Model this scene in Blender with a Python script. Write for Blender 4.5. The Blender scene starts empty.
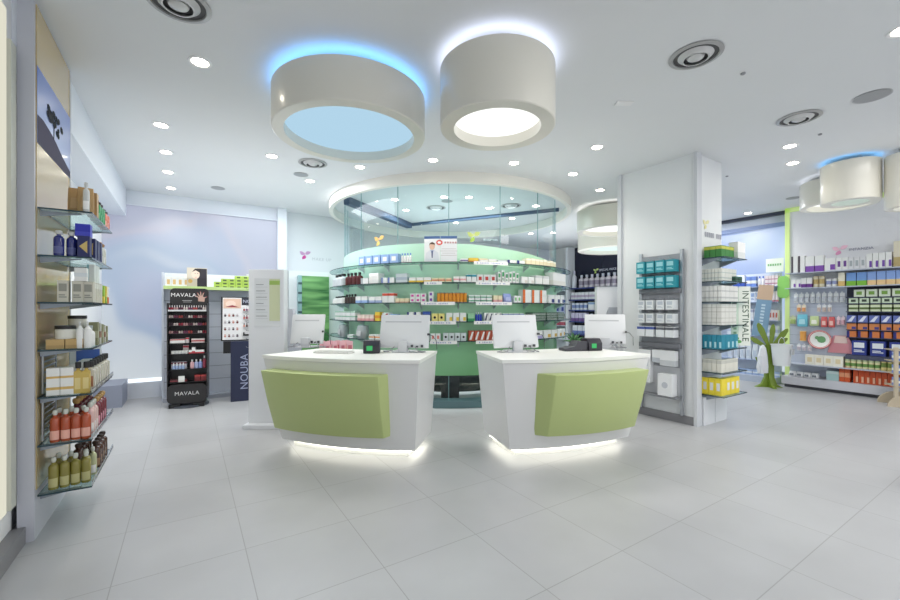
import bpy, bmesh, math, random, re
from mathutils import Vector, Matrix, Euler
random.seed(7)
R_ = math.radians
COL = bpy.context.scene.collection
SC = bpy.context.scene

# ------------------------------------------------------------------ camera maths (only used to read positions off the photo)
FPX = 410.0; CX = 450.0; CY = 310.0; CAMH = 1.4
YAW = math.atan2(262, 410)
_c, _s = math.cos(YAW), math.sin(YAW)
def ray(px, py):
    X = (px-CX)/FPX; Z = -(py-CY)/FPX
    return Vector((X*_c+_s, -X*_s+_c, Z))
def hz(px, py, z):
    r = ray(px, py); t = (z-CAMH)/r.z
    return Vector((r.x*t, r.y*t, z))
def xp(px, x): r = ray(px, CY); return r.y*x/r.x          # y on the plane x
def yp(px, y): r = ray(px, CY); return r.x*y/r.y          # x on the plane y
def proj_x(x, y): X = x*_c-y*_s; Y = x*_s+y*_c; return CX+FPX*X/Y

# ------------------------------------------------------------------ materials
def lin(c):
    return tuple(((v/255)/12.92 if v/255 <= .04045 else ((v/255+.055)/1.055)**2.4) for v in c)
_mats = {}
def M(name, col=(200, 200, 200), rough=.5, metal=0.0, emit=0.0, ecol=None, spec=.5, coat=0.0, alpha=1.0, trans=0.0, noise=0.0):
    if name in _mats: return _mats[name]
    m = bpy.data.materials.new(name); m.use_nodes = True
    nt = m.node_tree; b = nt.nodes['Principled BSDF']
    c = lin(col)
    b.inputs['Base Color'].default_value = (*c, 1)
    b.inputs['Roughness'].default_value = rough
    b.inputs['Metallic'].default_value = metal
    b.inputs['Specular IOR Level'].default_value = spec
    b.inputs['Coat Weight'].default_value = coat
    b.inputs['Alpha'].default_value = alpha
    if emit:
        b.inputs['Emission Color'].default_value = (*lin(ecol or col), 1)
        b.inputs['Emission Strength'].default_value = emit
    if noise:
        n = nt.nodes.new('ShaderNodeTexNoise'); n.inputs['Scale'].default_value = 3.0; n.inputs['Detail'].default_value = 4
        g = nt.nodes.new('ShaderNodeNewGeometry'); nt.links.new(g.outputs['Position'], n.inputs['Vector'])
        r = nt.nodes.new('ShaderNodeMapRange'); r.inputs['To Min'].default_value = 1-noise; r.inputs['To Max'].default_value = 1+noise
        nt.links.new(n.outputs['Fac'], r.inputs['Value'])
        h = nt.nodes.new('ShaderNodeHueSaturation'); h.inputs['Color'].default_value = (*c, 1)
        nt.links.new(r.outputs['Result'], h.inputs['Value']); nt.links.new(h.outputs['Color'], b.inputs['Base Color'])
    _mats[name] = m
    return m
def emission(name, col, strength):
    if name in _mats: return _mats[name]
    m = bpy.data.materials.new(name); m.use_nodes = True; nt = m.node_tree; nt.nodes.clear()
    o = nt.nodes.new('ShaderNodeOutputMaterial'); e = nt.nodes.new('ShaderNodeEmission')
    e.inputs['Color'].default_value = (*lin(col), 1); e.inputs['Strength'].default_value = strength
    nt.links.new(e.outputs[0], o.inputs[0]); _mats[name] = m; return m
def glass(name, tint=(225, 240, 240), refl=.10, rough=.02):
    """thin clear pane: tinted see-through plus a facing-dependent mirror"""
    if name in _mats: return _mats[name]
    m = bpy.data.materials.new(name); m.use_nodes = True; nt = m.node_tree; nt.nodes.clear()
    o = nt.nodes.new('ShaderNodeOutputMaterial'); t = nt.nodes.new('ShaderNodeBsdfTransparent')
    t.inputs['Color'].default_value = (*lin(tint), 1)
    g = nt.nodes.new('ShaderNodeBsdfGlossy'); g.inputs['Roughness'].default_value = rough
    lw = nt.nodes.new('ShaderNodeLayerWeight'); lw.inputs['Blend'].default_value = .25
    mr = nt.nodes.new('ShaderNodeMapRange'); mr.inputs['To Min'].default_value = refl*.35; mr.inputs['To Max'].default_value = min(1, refl*4)
    nt.links.new(lw.outputs['Facing'], mr.inputs['Value'])
    mx = nt.nodes.new('ShaderNodeMixShader')
    nt.links.new(mr.outputs[0], mx.inputs[0]); nt.links.new(t.outputs[0], mx.inputs[1]); nt.links.new(g.outputs[0], mx.inputs[2])
    nt.links.new(mx.outputs[0], o.inputs[0]); _mats[name] = m; return m
def C(r, g, b, rough=.45): return M('colour_%d_%d_%d' % (r, g, b), (r, g, b), rough)

# ------------------------------------------------------------------ mesh builder
class MB:
    def __init__(s): s.v = []; s.f = []; s.mi = []; s.T = Matrix.Identity(4)
    def add(s, vs, fs, mi=0):
        o = len(s.v); s.v += [tuple(s.T @ Vector(v)) for v in vs]
        s.f += [tuple(i+o for i in f) for f in fs]
        s.mi += ([mi]*len(fs) if isinstance(mi, int) else list(mi)); return s
    def box(s, x0, x1, y0, y1, z0, z1, mi=0):
        v = [(x0,y0,z0),(x1,y0,z0),(x1,y1,z0),(x0,y1,z0),(x0,y0,z1),(x1,y0,z1),(x1,y1,z1),(x0,y1,z1)]
        return s.add(v, [(3,2,1,0),(4,5,6,7),(0,1,5,4),(1,2,6,5),(2,3,7,6),(3,0,4,7)], mi)
    def lathe(s, prof, seg=20, cx=0, cy=0, mi=0, caps=True, mis=None):
        vs = []; fs = []; ms = []
        for r, z in prof:
            for i in range(seg):
                a = 2*math.pi*i/seg; vs.append((cx+r*math.cos(a), cy+r*math.sin(a), z))
        for k in range(len(prof)-1):
            for i in range(seg):
                j = (i+1) % seg
                fs.append((k*seg+i, k*seg+j, (k+1)*seg+j, (k+1)*seg+i)); ms.append(mis[k] if mis else mi)
        if caps:
            if prof[0][0] > 1e-4: fs.append(tuple(reversed(range(seg)))); ms.append(mis[0] if mis else mi)
            if prof[-1][0] > 1e-4: fs.append(tuple((len(prof)-1)*seg+i for i in range(seg))); ms.append(mis[-1] if mis else mi)
        return s.add(vs, fs, ms)
    def prism(s, poly, z0, z1, mi=0, side=None):
        n = len(poly); vs = [(x, y, z0) for x, y in poly]+[(x, y, z1) for x, y in poly]
        fs = [tuple(reversed(range(n))), tuple(range(n, 2*n))]+[(i, (i+1) % n, n+(i+1) % n, n+i) for i in range(n)]
        return s.add(vs, fs, [mi, mi]+[mi if side is None else side]*n)
    def loft(s, rings, mi=0, caps=True):
        n = len(rings[0]); vs = [p for r in rings for p in r]; fs = []
        for k in range(len(rings)-1):
            fs += [(k*n+i, k*n+(i+1) % n, (k+1)*n+(i+1) % n, (k+1)*n+i) for i in range(n)]
        if caps: fs += [tuple(reversed(range(n))), tuple((len(rings)-1)*n+i for i in range(n))]
        return s.add(vs, fs, mi)
    def tube(s, pts, r, seg=8, mi=0):
        pts = [Vector(p) for p in pts]; rings = []; up = Vector((0, 0, 1))
        for i, p in enumerate(pts):
            d = (pts[min(i+1, len(pts)-1)]-pts[max(i-1, 0)]).normalized()
            a = d.cross(up)
            if a.length < 1e-3: a = d.cross(Vector((1, 0, 0)))
            a.normalize(); b = d.cross(a)
            rr = r[i] if isinstance(r, (list, tuple)) else r
            rings.append([tuple(p+a*rr*math.cos(2*math.pi*k/seg)+b*rr*math.sin(2*math.pi*k/seg)) for k in range(seg)])
        return s.loft(rings, mi)
    def sheet(s, poly3, mi=0): return s.add(poly3, [tuple(range(len(poly3)))], mi)
    def mesh(s, name, mats, bevel=0, smooth=True):
        me = bpy.data.meshes.new(name)
        me.from_pydata(s.v, [], s.f); me.polygons.foreach_set('material_index', s.mi)
        for m in mats: me.materials.append(m)
        bm = bmesh.new(); bm.from_mesh(me)
        bmesh.ops.recalc_face_normals(bm, faces=bm.faces)
        if bevel:
            es = [e for e in bm.edges if len(e.link_faces) == 2 and e.calc_face_angle(0) > .6]
            bmesh.ops.bevel(bm, geom=es, offset=bevel, segments=2, profile=.6, affect='EDGES')
        bm.to_mesh(me); bm.free()
        if smooth:
            me.polygons.foreach_set('use_smooth', [True]*len(me.polygons)); me.set_sharp_from_angle(angle=R_(38))
        me.update(); return me
    def build(s, name, mats, parent=None, bevel=0, smooth=True, loc=None, rz=0):
        if not isinstance(mats, (list, tuple)): mats = [mats]
        return link(name, s.mesh(name, mats, bevel, smooth), parent, loc, rz)
def link(name, me, parent=None, loc=None, rz=0):
    o = bpy.data.objects.new(name, me); COL.objects.link(o)
    if parent is not None: o.parent = parent
    if loc is not None: o.location = loc
    if rz: o.rotation_euler = (0, 0, rz)
    return o
def tag(o, label, cat, group=None):
    o['label'] = label; o['category'] = cat
    if group: o['group'] = group
    return o
def thing(name, label, cat, loc=(0, 0, 0), rz=0, group=None):
    o = bpy.data.objects.new(name, None); COL.objects.link(o); o.location = loc; o.rotation_euler = (0, 0, rz)
    o.empty_display_size = .1
    return tag(o, label, cat, group)
def struct(o): o['kind'] = 'structure'; return o
def text_mesh(txt, size, name, mat, depth=.002, align='CENTER', spacing=1.0):
    cu = bpy.data.curves.new(name, 'FONT'); cu.body = txt; cu.size = size; cu.extrude = depth
    cu.align_x = align; cu.align_y = 'CENTER'; cu.space_character = spacing; cu.resolution_u = 3
    o = bpy.data.objects.new(name, cu); COL.objects.link(o)
    dg = bpy.context.evaluated_depsgraph_get(); dg.update()
    me = bpy.data.meshes.new_from_object(o.evaluated_get(dg)); bpy.data.objects.remove(o); bpy.data.curves.remove(cu)
    me.name = name; me.materials.clear(); me.materials.append(mat); return me
def upright(right, normal, loc):
    r = Vector(right).normalized(); n = Vector(normal).normalized(); u = n.cross(r)
    m = Matrix((r, u, n)).transposed().to_4x4(); m.translation = Vector(loc); return m
def text(txt, size, name, mat, right, normal, loc, parent=None, **k):
    o = link(name, text_mesh(txt, size, name, mat, **k), parent)
    o.matrix_local = upright(right, normal, loc); return o

# base materials -----------------------------------------------------
WHITE = M('white_paint', (236, 237, 238), .55, noise=.015)
CEIL = M('ceiling_paint', (225, 227, 229), .7, noise=.012)
LACQ = M('white_lacquer', (238, 238, 236), .28, coat=.3)
WHITEP = M('white_plastic', (232, 233, 234), .35)
GREYP = M('grey_paint', (150, 154, 164), .5)
SLAT = M('slatwall_grey', (208, 212, 224), .45)
STEEL = M('brushed_steel', (176, 180, 186), .35, .8)
DARK = M('dark_plastic', (38, 38, 42), .4)
BLACK = M('black_plastic', (20, 20, 23), .35)
NAVY = M('navy_panel', (26, 30, 62), .35)
LIME = M('lime_leather', (184, 198, 132), .42, coat=.15, noise=.03)
LIMEL = M('lime_lacquer', (200, 224, 150), .45)
TAN = M('tan_gloss', (196, 172, 122), .16, coat=.4)
CHROME = M('chrome_wire', (205, 208, 212), .2, .9)
GLASSP = glass('clear_glass_pane', (240, 249, 252), .08)
GLASSS = glass('clear_glass_shelf', (222, 238, 238), .12)
GEDGE = M('glass_edge', (38, 62, 70), .15)
CLEARB = M('clear_plastic', (226, 230, 230), .12, alpha=.42)
LED = emission('led_white', (255, 252, 236), 4.0)

# ------------------------------------------------------------------ the room
def floor_mat():
    m = bpy.data.materials.new('porcelain_tiles'); m.use_nodes = True; nt = m.node_tree; b = nt.nodes['Principled BSDF']
    g = nt.nodes.new('ShaderNodeNewGeometry'); mp = nt.nodes.new('ShaderNodeMapping')
    mp.inputs['Location'].default_value = (.33+6.145, -.27+6.0, 0)
    nt.links.new(g.outputs['Position'], mp.inputs['Vector'])
    br = nt.nodes.new('ShaderNodeTexBrick'); br.offset = 0; br.squash = 1
    for k, v in (('Scale', 1), ('Mortar Size', .0028), ('Mortar Smooth', .2), ('Brick Width', .6145), ('Row Height', .6), ('Bias', 0)): br.inputs[k].default_value = v
    br.inputs['Color1'].default_value = (*lin((180, 181, 184)), 1); br.inputs['Color2'].default_value = (*lin((176, 177, 180)), 1)
    br.inputs['Mortar'].default_value = (*lin((152, 152, 154)), 1)
    nt.links.new(mp.outputs[0], br.inputs['Vector'])
    n = nt.nodes.new('ShaderNodeTexNoise'); n.inputs['Scale'].default_value = 1.6; n.inputs['Detail'].default_value = 3; n.inputs['Roughness'].default_value = .5
    nt.links.new(g.outputs['Position'], n.inputs['Vector'])
    r = nt.nodes.new('ShaderNodeMapRange'); r.inputs['From Min'].default_value = .2; r.inputs['From Max'].default_value = .8
    r.inputs['To Min'].default_value = .90; r.inputs['To Max'].default_value = 1.08; nt.links.new(n.outputs['Fac'], r.inputs['Value'])
    h = nt.nodes.new('ShaderNodeHueSaturation'); nt.links.new(br.outputs['Color'], h.inputs['Color']); nt.links.new(r.outputs[0], h.inputs['Value'])
    nt.links.new(h.outputs[0], b.inputs['Base Color'])
    r2 = nt.nodes.new('ShaderNodeMapRange'); r2.inputs['To Min'].default_value = .30; r2.inputs['To Max'].default_value = .38
    nt.links.new(n.outputs['Fac'], r2.inputs['Value']); nt.links.new(r2.outputs[0], b.inputs['Roughness'])
    return m
struct(MB().box(-1.3, 10.2, -3, 10, -.1, 0).build('floor', floor_mat()))
struct(MB().box(-1.3, 10.2, -3, 10, 3.3, 3.42).build('ceiling', CEIL))
struct(MB().box(-1.3, -.95, 3.46, 4.34, 0, 3.3).box(-1.3, -1.12, 4.34, 8.3, 0, 3.3).box(-1.3, -.885, -3, 3.46, 0, 3.3).build('wall_left', WHITE))
struct(MB().box(-.95, -.82, -3, 3.44, 0, .1).build('baseboard_left', M('grey_skirting', (128, 128, 132), .4)))
struct(MB().box(-1.12, -.82, 3.46, 8.19, 2.88, 3.3).build('trim_1', M('bulkhead_paint', (226, 231, 240), .5)))
struct(MB().box(-1.12, -.80, 7.5, 8.19, 0, .32).build('trim_2', M('plinth_grey', (146, 152, 170), .5)))
# frosted, back-lit window film in cool blues
def frost(name, cols, strength, scale, seedv):
    m = bpy.data.materials.new(name); m.use_nodes = True; nt = m.node_tree; b = nt.nodes['Principled BSDF']
    tc = nt.nodes.new('ShaderNodeTexCoord'); mp = nt.nodes.new('ShaderNodeMapping'); mp.inputs['Location'].default_value = seedv
    nt.links.new(tc.outputs['Object'], mp.inputs['Vector'])
    n = nt.nodes.new('ShaderNodeTexNoise'); n.inputs['Scale'].default_value = scale; n.inputs['Detail'].default_value = 1.2; n.inputs['Distortion'].default_value = .6
    nt.links.new(mp.outputs[0], n.inputs['Vector'])
    sp = nt.nodes.new('ShaderNodeSeparateXYZ'); nt.links.new(tc.outputs['Object'], sp.inputs[0])
    mr = nt.nodes.new('ShaderNodeMapRange'); mr.inputs['From Min'].default_value = 0; mr.inputs['From Max'].default_value = 3.2
    nt.links.new(sp.outputs['Z'], mr.inputs['Value'])
    ad = nt.nodes.new('ShaderNodeMath'); ad.operation = 'MULTIPLY_ADD'; ad.inputs[1].default_value = 1.5
    nt.links.new(n.outputs['Fac'], ad.inputs[0])
    sb = nt.nodes.new('ShaderNodeMath'); sb.operation = 'MULTIPLY_ADD'; sb.inputs[1].default_value = 1.0; sb.inputs[2].default_value = -.75
    nt.links.new(mr.outputs[0], sb.inputs[0]); nt.links.new(sb.outputs[0], ad.inputs[2])
    cr = nt.nodes.new('ShaderNodeValToRGB'); cr.color_ramp.interpolation = 'EASE'
    el = cr.color_ramp.elements
    for i, (p, c) in enumerate(cols):
        e = el[i] if i < 2 else el.new(p)
        e.position = p; e.color = (*lin(c), 1)
    nt.links.new(ad.outputs[0], cr.inputs[0])
    nt.links.new(cr.outputs[0], b.inputs['Emission Color']); b.inputs['Emission Strength'].default_value = strength
    b.inputs['Base Color'].default_value = (.25, .27, .3, 1); b.inputs['Roughness'].default_value = .25
    return m
FROSTL = frost('frosted_window_film', [(.0, (232, 240, 244)), (1, (182, 184, 210)), (.28, (214, 224, 234)), (.5, (158, 180, 212)), (.72, (172, 182, 214)), (.86, (192, 188, 210))], .39, .75, (3.1, 0, 1.3))
w1 = struct(MB().box(-1.12, 1.42, 8.2, 8.3, 3.08, 3.3).box(-1.12, 1.42, 8.12, 8.3, 0, .25).box(1.40, 1.56, 8.12, 8.3, 0, 3.3).box(-1.12, 1.42, 8.15, 8.19, 3.06, 3.08).build('window_1', M('window_frame_white', (225, 230, 238), .4)))
MB().box(-1.12, 1.41, 8.21, 8.23, .25, 3.08).build('pane', FROSTL, w1)
MB().box(-1.12, 1.41, 8.195, 8.209, .25, .30).build('sill_light', emission('sill_glow', (236, 246, 255), 1.2), w1)
struct(MB().box(1.56, 2.86, 8.4, 9.4, 0, 3.3).build('wall_back_left', M('wall_pale_grey', (222, 226, 230), .5, noise=.01)))
struct(MB().box(2.86, 9.7, 9.3, 9.45, 0, 3.3).build('wall_back', WHITE))
struct(MB().box(9.7, 9.85, -3, 3.12, 0, 3.3).box(9.7, 9.85, 5.9, 9.45, 0, 3.3).build('wall_right', WHITE))
FROSTR = frost('frosted_window_blue', [(.0, (226, 234, 246)), (1, (150, 178, 226)), (.3, (190, 208, 240)), (.55, (104, 136, 208)), (.75, (160, 184, 230)), (.9, (196, 212, 240))], .52, .5, (1.2, 2.4, .3))
w2 = struct(MB().box(9.68, 9.85, 3.12, 5.9, 3.1, 3.3).box(9.7, 9.85, 3.12, 5.9, 0, .2).box(9.68, 9.85, 5.85, 5.95, .2, 3.1).build('window_2', M('window_frame_grey', (176, 186, 204), .4)))
MB().box(9.76, 9.78, 3.12, 5.9, .2, 3.1).build('pane', FROSTR, w2)
MB().box(9.6, 9.7, 3.1, 5.9, 3.24, 3.3).build('shadow_gap', M('dark_slot', (52, 58, 78), .5), w2)
MB().box(9.66, 9.7, 3.1, 5.9, 3.02, 3.1).build('head_rail', M('blue_grey_rail', (112, 132, 176), .4), w2)
# column with grey edge strips and skirting
struct(MB().box(5.16, 5.82, 2.58, 3.56, 0, 3.3).build('column', M('column_white', (226, 229, 231), .5, noise=.012)))
struct(MB().box(5.13, 5.24, 2.54, 2.58, 0, 3.3).box(5.13, 5.17, 3.56, 3.62, 0, 3.3).build('trim_3', M('column_edge', (208, 211, 216), .4)))
struct(MB().box(5.14, 5.16, 2.58, 3.56, 0, .1).build('baseboard_column', M('grey_skirting', (128, 128, 132), .4)))

# ------------------------------------------------------------------ rotunda: ceiling ring, glass cylinder, film, shelves
RC = Vector((4.22, 6.6, 0)); U = Vector((-.539, -.842, 0)).normalized(); RG = Vector((.842, -.539, 0)).normalized()
def pol(r, th, z=0): p = RC+(U*math.cos(th)+RG*math.sin(th))*r; return (p.x, p.y, z)
def outward(th): return U*math.cos(th)+RG*math.sin(th)
def face_rz(th): o = outward(th); return math.atan2(o.x, -o.y)
def th_px(px, r):
    a, b = -1.3, 1.3
    for _ in range(40):
        m = (a+b)/2; x, y, _z = pol(r, m)
        if proj_x(x, y) < px: a = m
        else: b = m
    return (a+b)/2
def ann(mb, r0, r1, z0, z1, t0, t1, n, mi=0, top=None):
    A = []
    for i in range(n+1):
        t = t0+(t1-t0)*i/n
        A.append([pol(r0, t, z0), pol(r1, t, z0), pol(r1, t, z1), pol(r0, t, z1)])
    vs = [p for q in A for p in q]; fs = []; ms = []
    for i in range(n):
        for k in range(4):
            fs.append((i*4+k, i*4+(k+1) % 4, (i+1)*4+(k+1) % 4, (i+1)*4+k))
            ms.append(mi if top is None or k in (1, 3) else top)
    if abs(t1-t0) < 6.28:
        fs += [(0, 1, 2, 3), (n*4+3, n*4+2, n*4+1, n*4)]; ms += [mi, mi]
    mb.add(vs, fs, ms); return mb
ring = MB(); ann(ring, 2.15, 2.22, 3.15, 3.3, -math.pi, math.pi, 96)
struct(ring.build('ceiling_ring', M('ring_paint', (240, 238, 230), .5), bevel=0))
rot = thing('glass_rotunda', 'round glass enclosure with a green film band behind the two white counters', 'glass enclosure', RC)
def loc(o): o.location = -RC; return o
PW = math.pi/8; T0 = -.40+PW*.5
for k in range(-4, 5):
    a = T0-PW*.5+k*PW
    b = a+PW-.004; mb = MB()
    vs = []; fs = []
    for i in range(7):
        t = a+(b-a)*i/6; vs += [pol(1.96, t, .1), pol(1.96, t, 3.3)]
    fs = [(i*2, i*2+2, i*2+3, i*2+1) for i in range(6)]
    mb.add(vs, fs); loc(mb.build('glass_pane', GLASSP, rot))
    j = MB(); x, y, _z = pol(1.962, b+.002); j.T = Matrix.Translation((x, y, 0)) @ Matrix.Rotation(face_rz(b), 4, 'Z')
    j.box(-.004, .004, -.004, .004, .1, 3.3); loc(j.build('joint', M('joint_seal', (120, 160, 165), .3), rot))
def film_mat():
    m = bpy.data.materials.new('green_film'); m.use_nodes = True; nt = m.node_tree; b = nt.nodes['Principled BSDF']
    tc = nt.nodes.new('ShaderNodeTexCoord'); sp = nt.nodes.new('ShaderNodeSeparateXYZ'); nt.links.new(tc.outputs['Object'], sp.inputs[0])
    # light from inside painted in: mint upper left to leaf green low right
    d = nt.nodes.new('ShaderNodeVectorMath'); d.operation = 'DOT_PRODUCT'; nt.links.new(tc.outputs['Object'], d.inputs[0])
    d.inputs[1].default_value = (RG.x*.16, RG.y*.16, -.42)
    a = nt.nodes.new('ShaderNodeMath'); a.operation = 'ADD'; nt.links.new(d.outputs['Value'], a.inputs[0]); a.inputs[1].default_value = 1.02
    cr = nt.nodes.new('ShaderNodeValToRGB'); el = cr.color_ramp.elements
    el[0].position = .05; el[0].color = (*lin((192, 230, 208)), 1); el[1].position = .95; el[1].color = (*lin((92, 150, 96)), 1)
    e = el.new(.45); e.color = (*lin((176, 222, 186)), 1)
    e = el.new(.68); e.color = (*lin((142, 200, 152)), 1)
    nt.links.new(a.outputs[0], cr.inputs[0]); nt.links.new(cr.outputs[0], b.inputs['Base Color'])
    nt.links.new(cr.outputs[0], b.inputs['Emission Color']); b.inputs['Emission Strength'].default_value = .04  # faint emission standing in for backlight through the film
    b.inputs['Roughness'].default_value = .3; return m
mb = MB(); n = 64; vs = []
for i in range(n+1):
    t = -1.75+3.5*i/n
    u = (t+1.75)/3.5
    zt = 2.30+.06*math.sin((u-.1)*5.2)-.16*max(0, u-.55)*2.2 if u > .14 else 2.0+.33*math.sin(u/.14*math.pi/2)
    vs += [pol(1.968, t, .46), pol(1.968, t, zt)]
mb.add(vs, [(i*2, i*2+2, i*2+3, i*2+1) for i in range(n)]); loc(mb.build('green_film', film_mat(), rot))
mb = MB(); ann(mb, 1.78, 2.0, 0, .1, -math.pi, math.pi, 72); loc(mb.build('plinth', M('teal_plinth', (96, 124, 130), .3, .3), rot))
# inside the rotunda
dk = thing('work_desk', 'dark work desk standing inside the round glass enclosure', 'desk', RC, YAW*0)
mb = MB(); ann(mb, 1.0, 1.5, .68, .72, -1.2, 1.2, 24); loc(mb.build('desk_top', M('desk_dark', (52, 62, 64), .4), dk))
mb = MB(); ann(mb, 1.05, 1.08, .05, .68, -1.15, 1.15, 24); loc(mb.build('back_panel', M('desk_dark', (52, 62, 64), .4), dk))
for t in (-.9, 0, .9):
    mb = MB(); ann(mb, 1.08, 1.42, 0, .68, t-.1, t+.1, 3); loc(mb.build('drawer_unit', M('desk_black', (34, 36, 40), .4), dk))
# ceiling beams seen through the glass
for i, (a, b, w, z0) in enumerate((((2.30, 6.72), (4.12, 7.99), .13, 3.19), ((4.12, 7.99), (5.80, 5.33), .05, 3.24))):
    a = Vector((*a, 0)); b = Vector((*b, 0)); d = (b-a).normalized(); nrm = Vector((-d.y, d.x, 0))*w
    mb = MB(); mb.prism([(a.x, a.y), (b.x, b.y), (b.x+nrm.x, b.y+nrm.y), (a.x+nrm.x, a.y+nrm.y)], z0, 3.3)
    struct(mb.build('trim_%d' % (4+i), M('beam_blue_grey', (84, 100, 124), .95, spec=.1)))

# ------------------------------------------------------------------ product makers (meshes cached, every product its own object)
_cache = {}
PROD = []
def col_mat(c): return c if not isinstance(c, tuple) else C(*c)
def carton_mesh(w, d, h, base, acc, style):
    key = ('carton', round(w, 3), round(d, 3), round(h, 3), base, acc, style)
    if key in _cache: return _cache[key]
    mb = MB(); mb.box(-w/2, w/2, -d/2, d/2, 0, h, 0)
    e = .0006; y = -d/2-e
    def patch(x0, x1, z0, z1, mi=1):
        mb.sheet([(x0*w, y, z0*h), (x1*w, y, z0*h), (x1*w, y, z1*h), (x0*w, y, z1*h)], mi)
    def wrap(z0, z1, mi=1):
        patch(-.5, .5, z0, z1, mi)
        for sx in (-1, 1):
            x = sx*(w/2+e); mb.sheet([(x, -d/2, z0*h), (x, d/2, z0*h), (x, d/2, z1*h), (x, -d/2, z1*h)], mi)
    if style == 'band': wrap(.32, .62)
    elif style == 'low': wrap(.0, .38)
    elif style == 'top': wrap(.7, .95)
    elif style == 'two': wrap(.2, .3); wrap(.62, .7)
    elif style == 'square': patch(-.26, .26, .28, .74)
    elif style == 'corner': patch(0.02, .46, .08, .5)
    elif style == 'side': patch(-.5, -.2, 0, 1)
    elif style == 'diag': mb.sheet([(-.45*w, y, .1*h), (.0*w, y, .1*h), (.42*w, y, .9*h), (.1*w, y, .9*h)], 1)
    elif style == 'dot':
        mb.sheet([(.22*w*math.cos(k*math.pi/5), y, h*.5+.22*w*math.sin(k*math.pi/5)) for k in range(10)], 1)
    elif style == 'tri': mb.sheet([(-.36*w, y, .5*h), (.3*w, y, .18*h), (.3*w, y, .78*h)], 1)
    elif style == 'label': patch(-.36, .36, .5, .86); patch(-.36, .36, .2, .26); patch(-.36, .2, .3, .36)
    # closing flap line on top
    mb.sheet([(-w*.42, -.004, h+e), (w*.42, -.004, h+e), (w*.42, .004, h+e), (-w*.42, .004, h+e)], 1 if style != 'plain' else 0)
    me = mb.mesh('carton', [col_mat(base), col_mat(acc)], smooth=False); _cache[key] = me; return me
def lathe_mesh(kind, r, h, base, acc, third=None, seg=14):
    key = (kind, round(r, 3), round(h, 3), base, acc, third)
    if key in _cache: return _cache[key]
    mb = MB()
    if kind == 'bottle':
        mb.lathe([(r*.94, 0), (r, .02*h), (r, .2*h), (r, .52*h), (r, .62*h), (r*.8, .7*h), (r*.36, .76*h), (r*.36, .8*h)], seg, mis=[0, 0, 2, 0, 0, 0, 0])
        mb.lathe([(r*.46, .8*h), (r*.46, .99*h), (r*.4, h)], seg, mi=1)
    elif kind == 'jar':
        mb.lathe([(r*.95, 0), (r, .04*h), (r, .2*h), (r, .55*h), (r, .7*h), (r*.92, .74*h)], seg, mis=[0, 0, 2, 0, 0])
        mb.lathe([(r*1.03, .74*h), (r*1.03, .97*h), (r*.98, h)], seg, mi=1)
    elif kind == 'tin':
        mb.lathe([(r, 0), (r, .06*h), (r, .3*h), (r, .72*h), (r, .94*h), (r*1.02, .95*h), (r*1.02, h)], seg, mis=[1, 0, 2, 0, 1, 1])
    elif kind == 'vial':
        mb.lathe([(r, 0), (r, .5*h), (r*.4, .56*h)], seg, mi=0); mb.lathe([(r*.5, .56*h), (r*.42, h)], seg, mi=1)
    elif kind == 'tube':
        n = 10; rings = []
        for k, (z, sx, sy) in enumerate(((.14, 1, 1), (.5, 1, .8), (1, 1.1, .08))):
            rings.append([(r*sx*math.cos(2*math.pi*i/n), r*sy*math.sin(2*math.pi*i/n), z*h) for i in range(n)])
        mb.loft(rings, 0); mb.lathe([(r*.9, 0), (r*.95, .14*h)], n, mi=1)
    elif kind == 'pump':
        mb.lathe([(r*.94, 0), (r, .02*h), (r, .3*h), (r, .6*h), (r, .72*h), (r*.5, .78*h), (r*.4, .84*h)], seg, mis=[0, 0, 2, 0, 0, 0])
        mb.lathe([(r*.2, .84*h), (r*.2, .94*h)], 8, mi=1); mb.box(-r*.9, r*.25, -r*.22, r*.22, .93*h, h, 1)
    me = mb.mesh(kind, [col_mat(base), col_mat(acc), col_mat(third if third is not None else base)])
    _cache[key] = me; return me
def blister_mesh(w, h, base, acc, d=.03):
    key = ('blister', round(w, 3), round(h, 3), base, acc, d)
    if key in _cache: return _cache[key]
    mb = MB(); mb.box(-w/2, w/2, -.002, .002, 0, h*.86, 0)
    mb.prism([(-w*.18, 0), (w*.18, 0), (w*.1, .003), (-w*.1, .003)], h*.86, h, 0)
    mb.loft([[(-w*.38, -.002, .08*h), (w*.38, -.002, .08*h), (w*.38, -.002, .56*h), (-w*.38, -.002, .56*h)],
             [(-w*.3, -d, .12*h), (w*.3, -d, .12*h), (w*.3, -d, .5*h), (-w*.3, -d, .5*h)]], 1)
    me = mb.mesh('blister', [col_mat(base), col_mat(acc)]); _cache[key] = me; return me
def pouch_mesh(w, d, h, base, acc):
    key = ('pouch', round(w, 3), round(d, 3), round(h, 3), base, acc)
    if key in _cache: return _cache[key]
    mb = MB(); rings = []; n = 12
    for z, sx, sy in ((0, .92, .8), (.12, 1, 1), (.5, 1, .95), (.85, .96, .45), (1, .9, .06)):
        rings.append([(w/2*sx*(abs(math.cos(2*math.pi*i/n))**.5)*(1 if math.cos(2*math.pi*i/n) >= 0 else -1), d/2*sy*(abs(math.sin(2*math.pi*i/n))**.5)*(1 if math.sin(2*math.pi*i/n) >= 0 else -1), z*h) for i in range(n)])
    mb.loft(rings, 0); mb.sheet([(-w*.3, -d/2-.002, h*.2), (w*.3, -d/2-.002, h*.2), (w*.26, -d*.42-.004, h*.6), (-w*.26, -d*.42-.004, h*.6)], 1)
    me = mb.mesh('pouch', [col_mat(base), col_mat(acc)]); _cache[key] = me; return me
def put(me, name, cat, loc, rz, desc, place, order, plural=None, key=None):
    o = link(name, me, None, loc, rz)
    o['category'] = cat
    PROD.append((o, desc, place, order, key if key is not None else proj_x(loc[0], loc[1]), (plural or cat+'s')))
    return o
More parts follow.
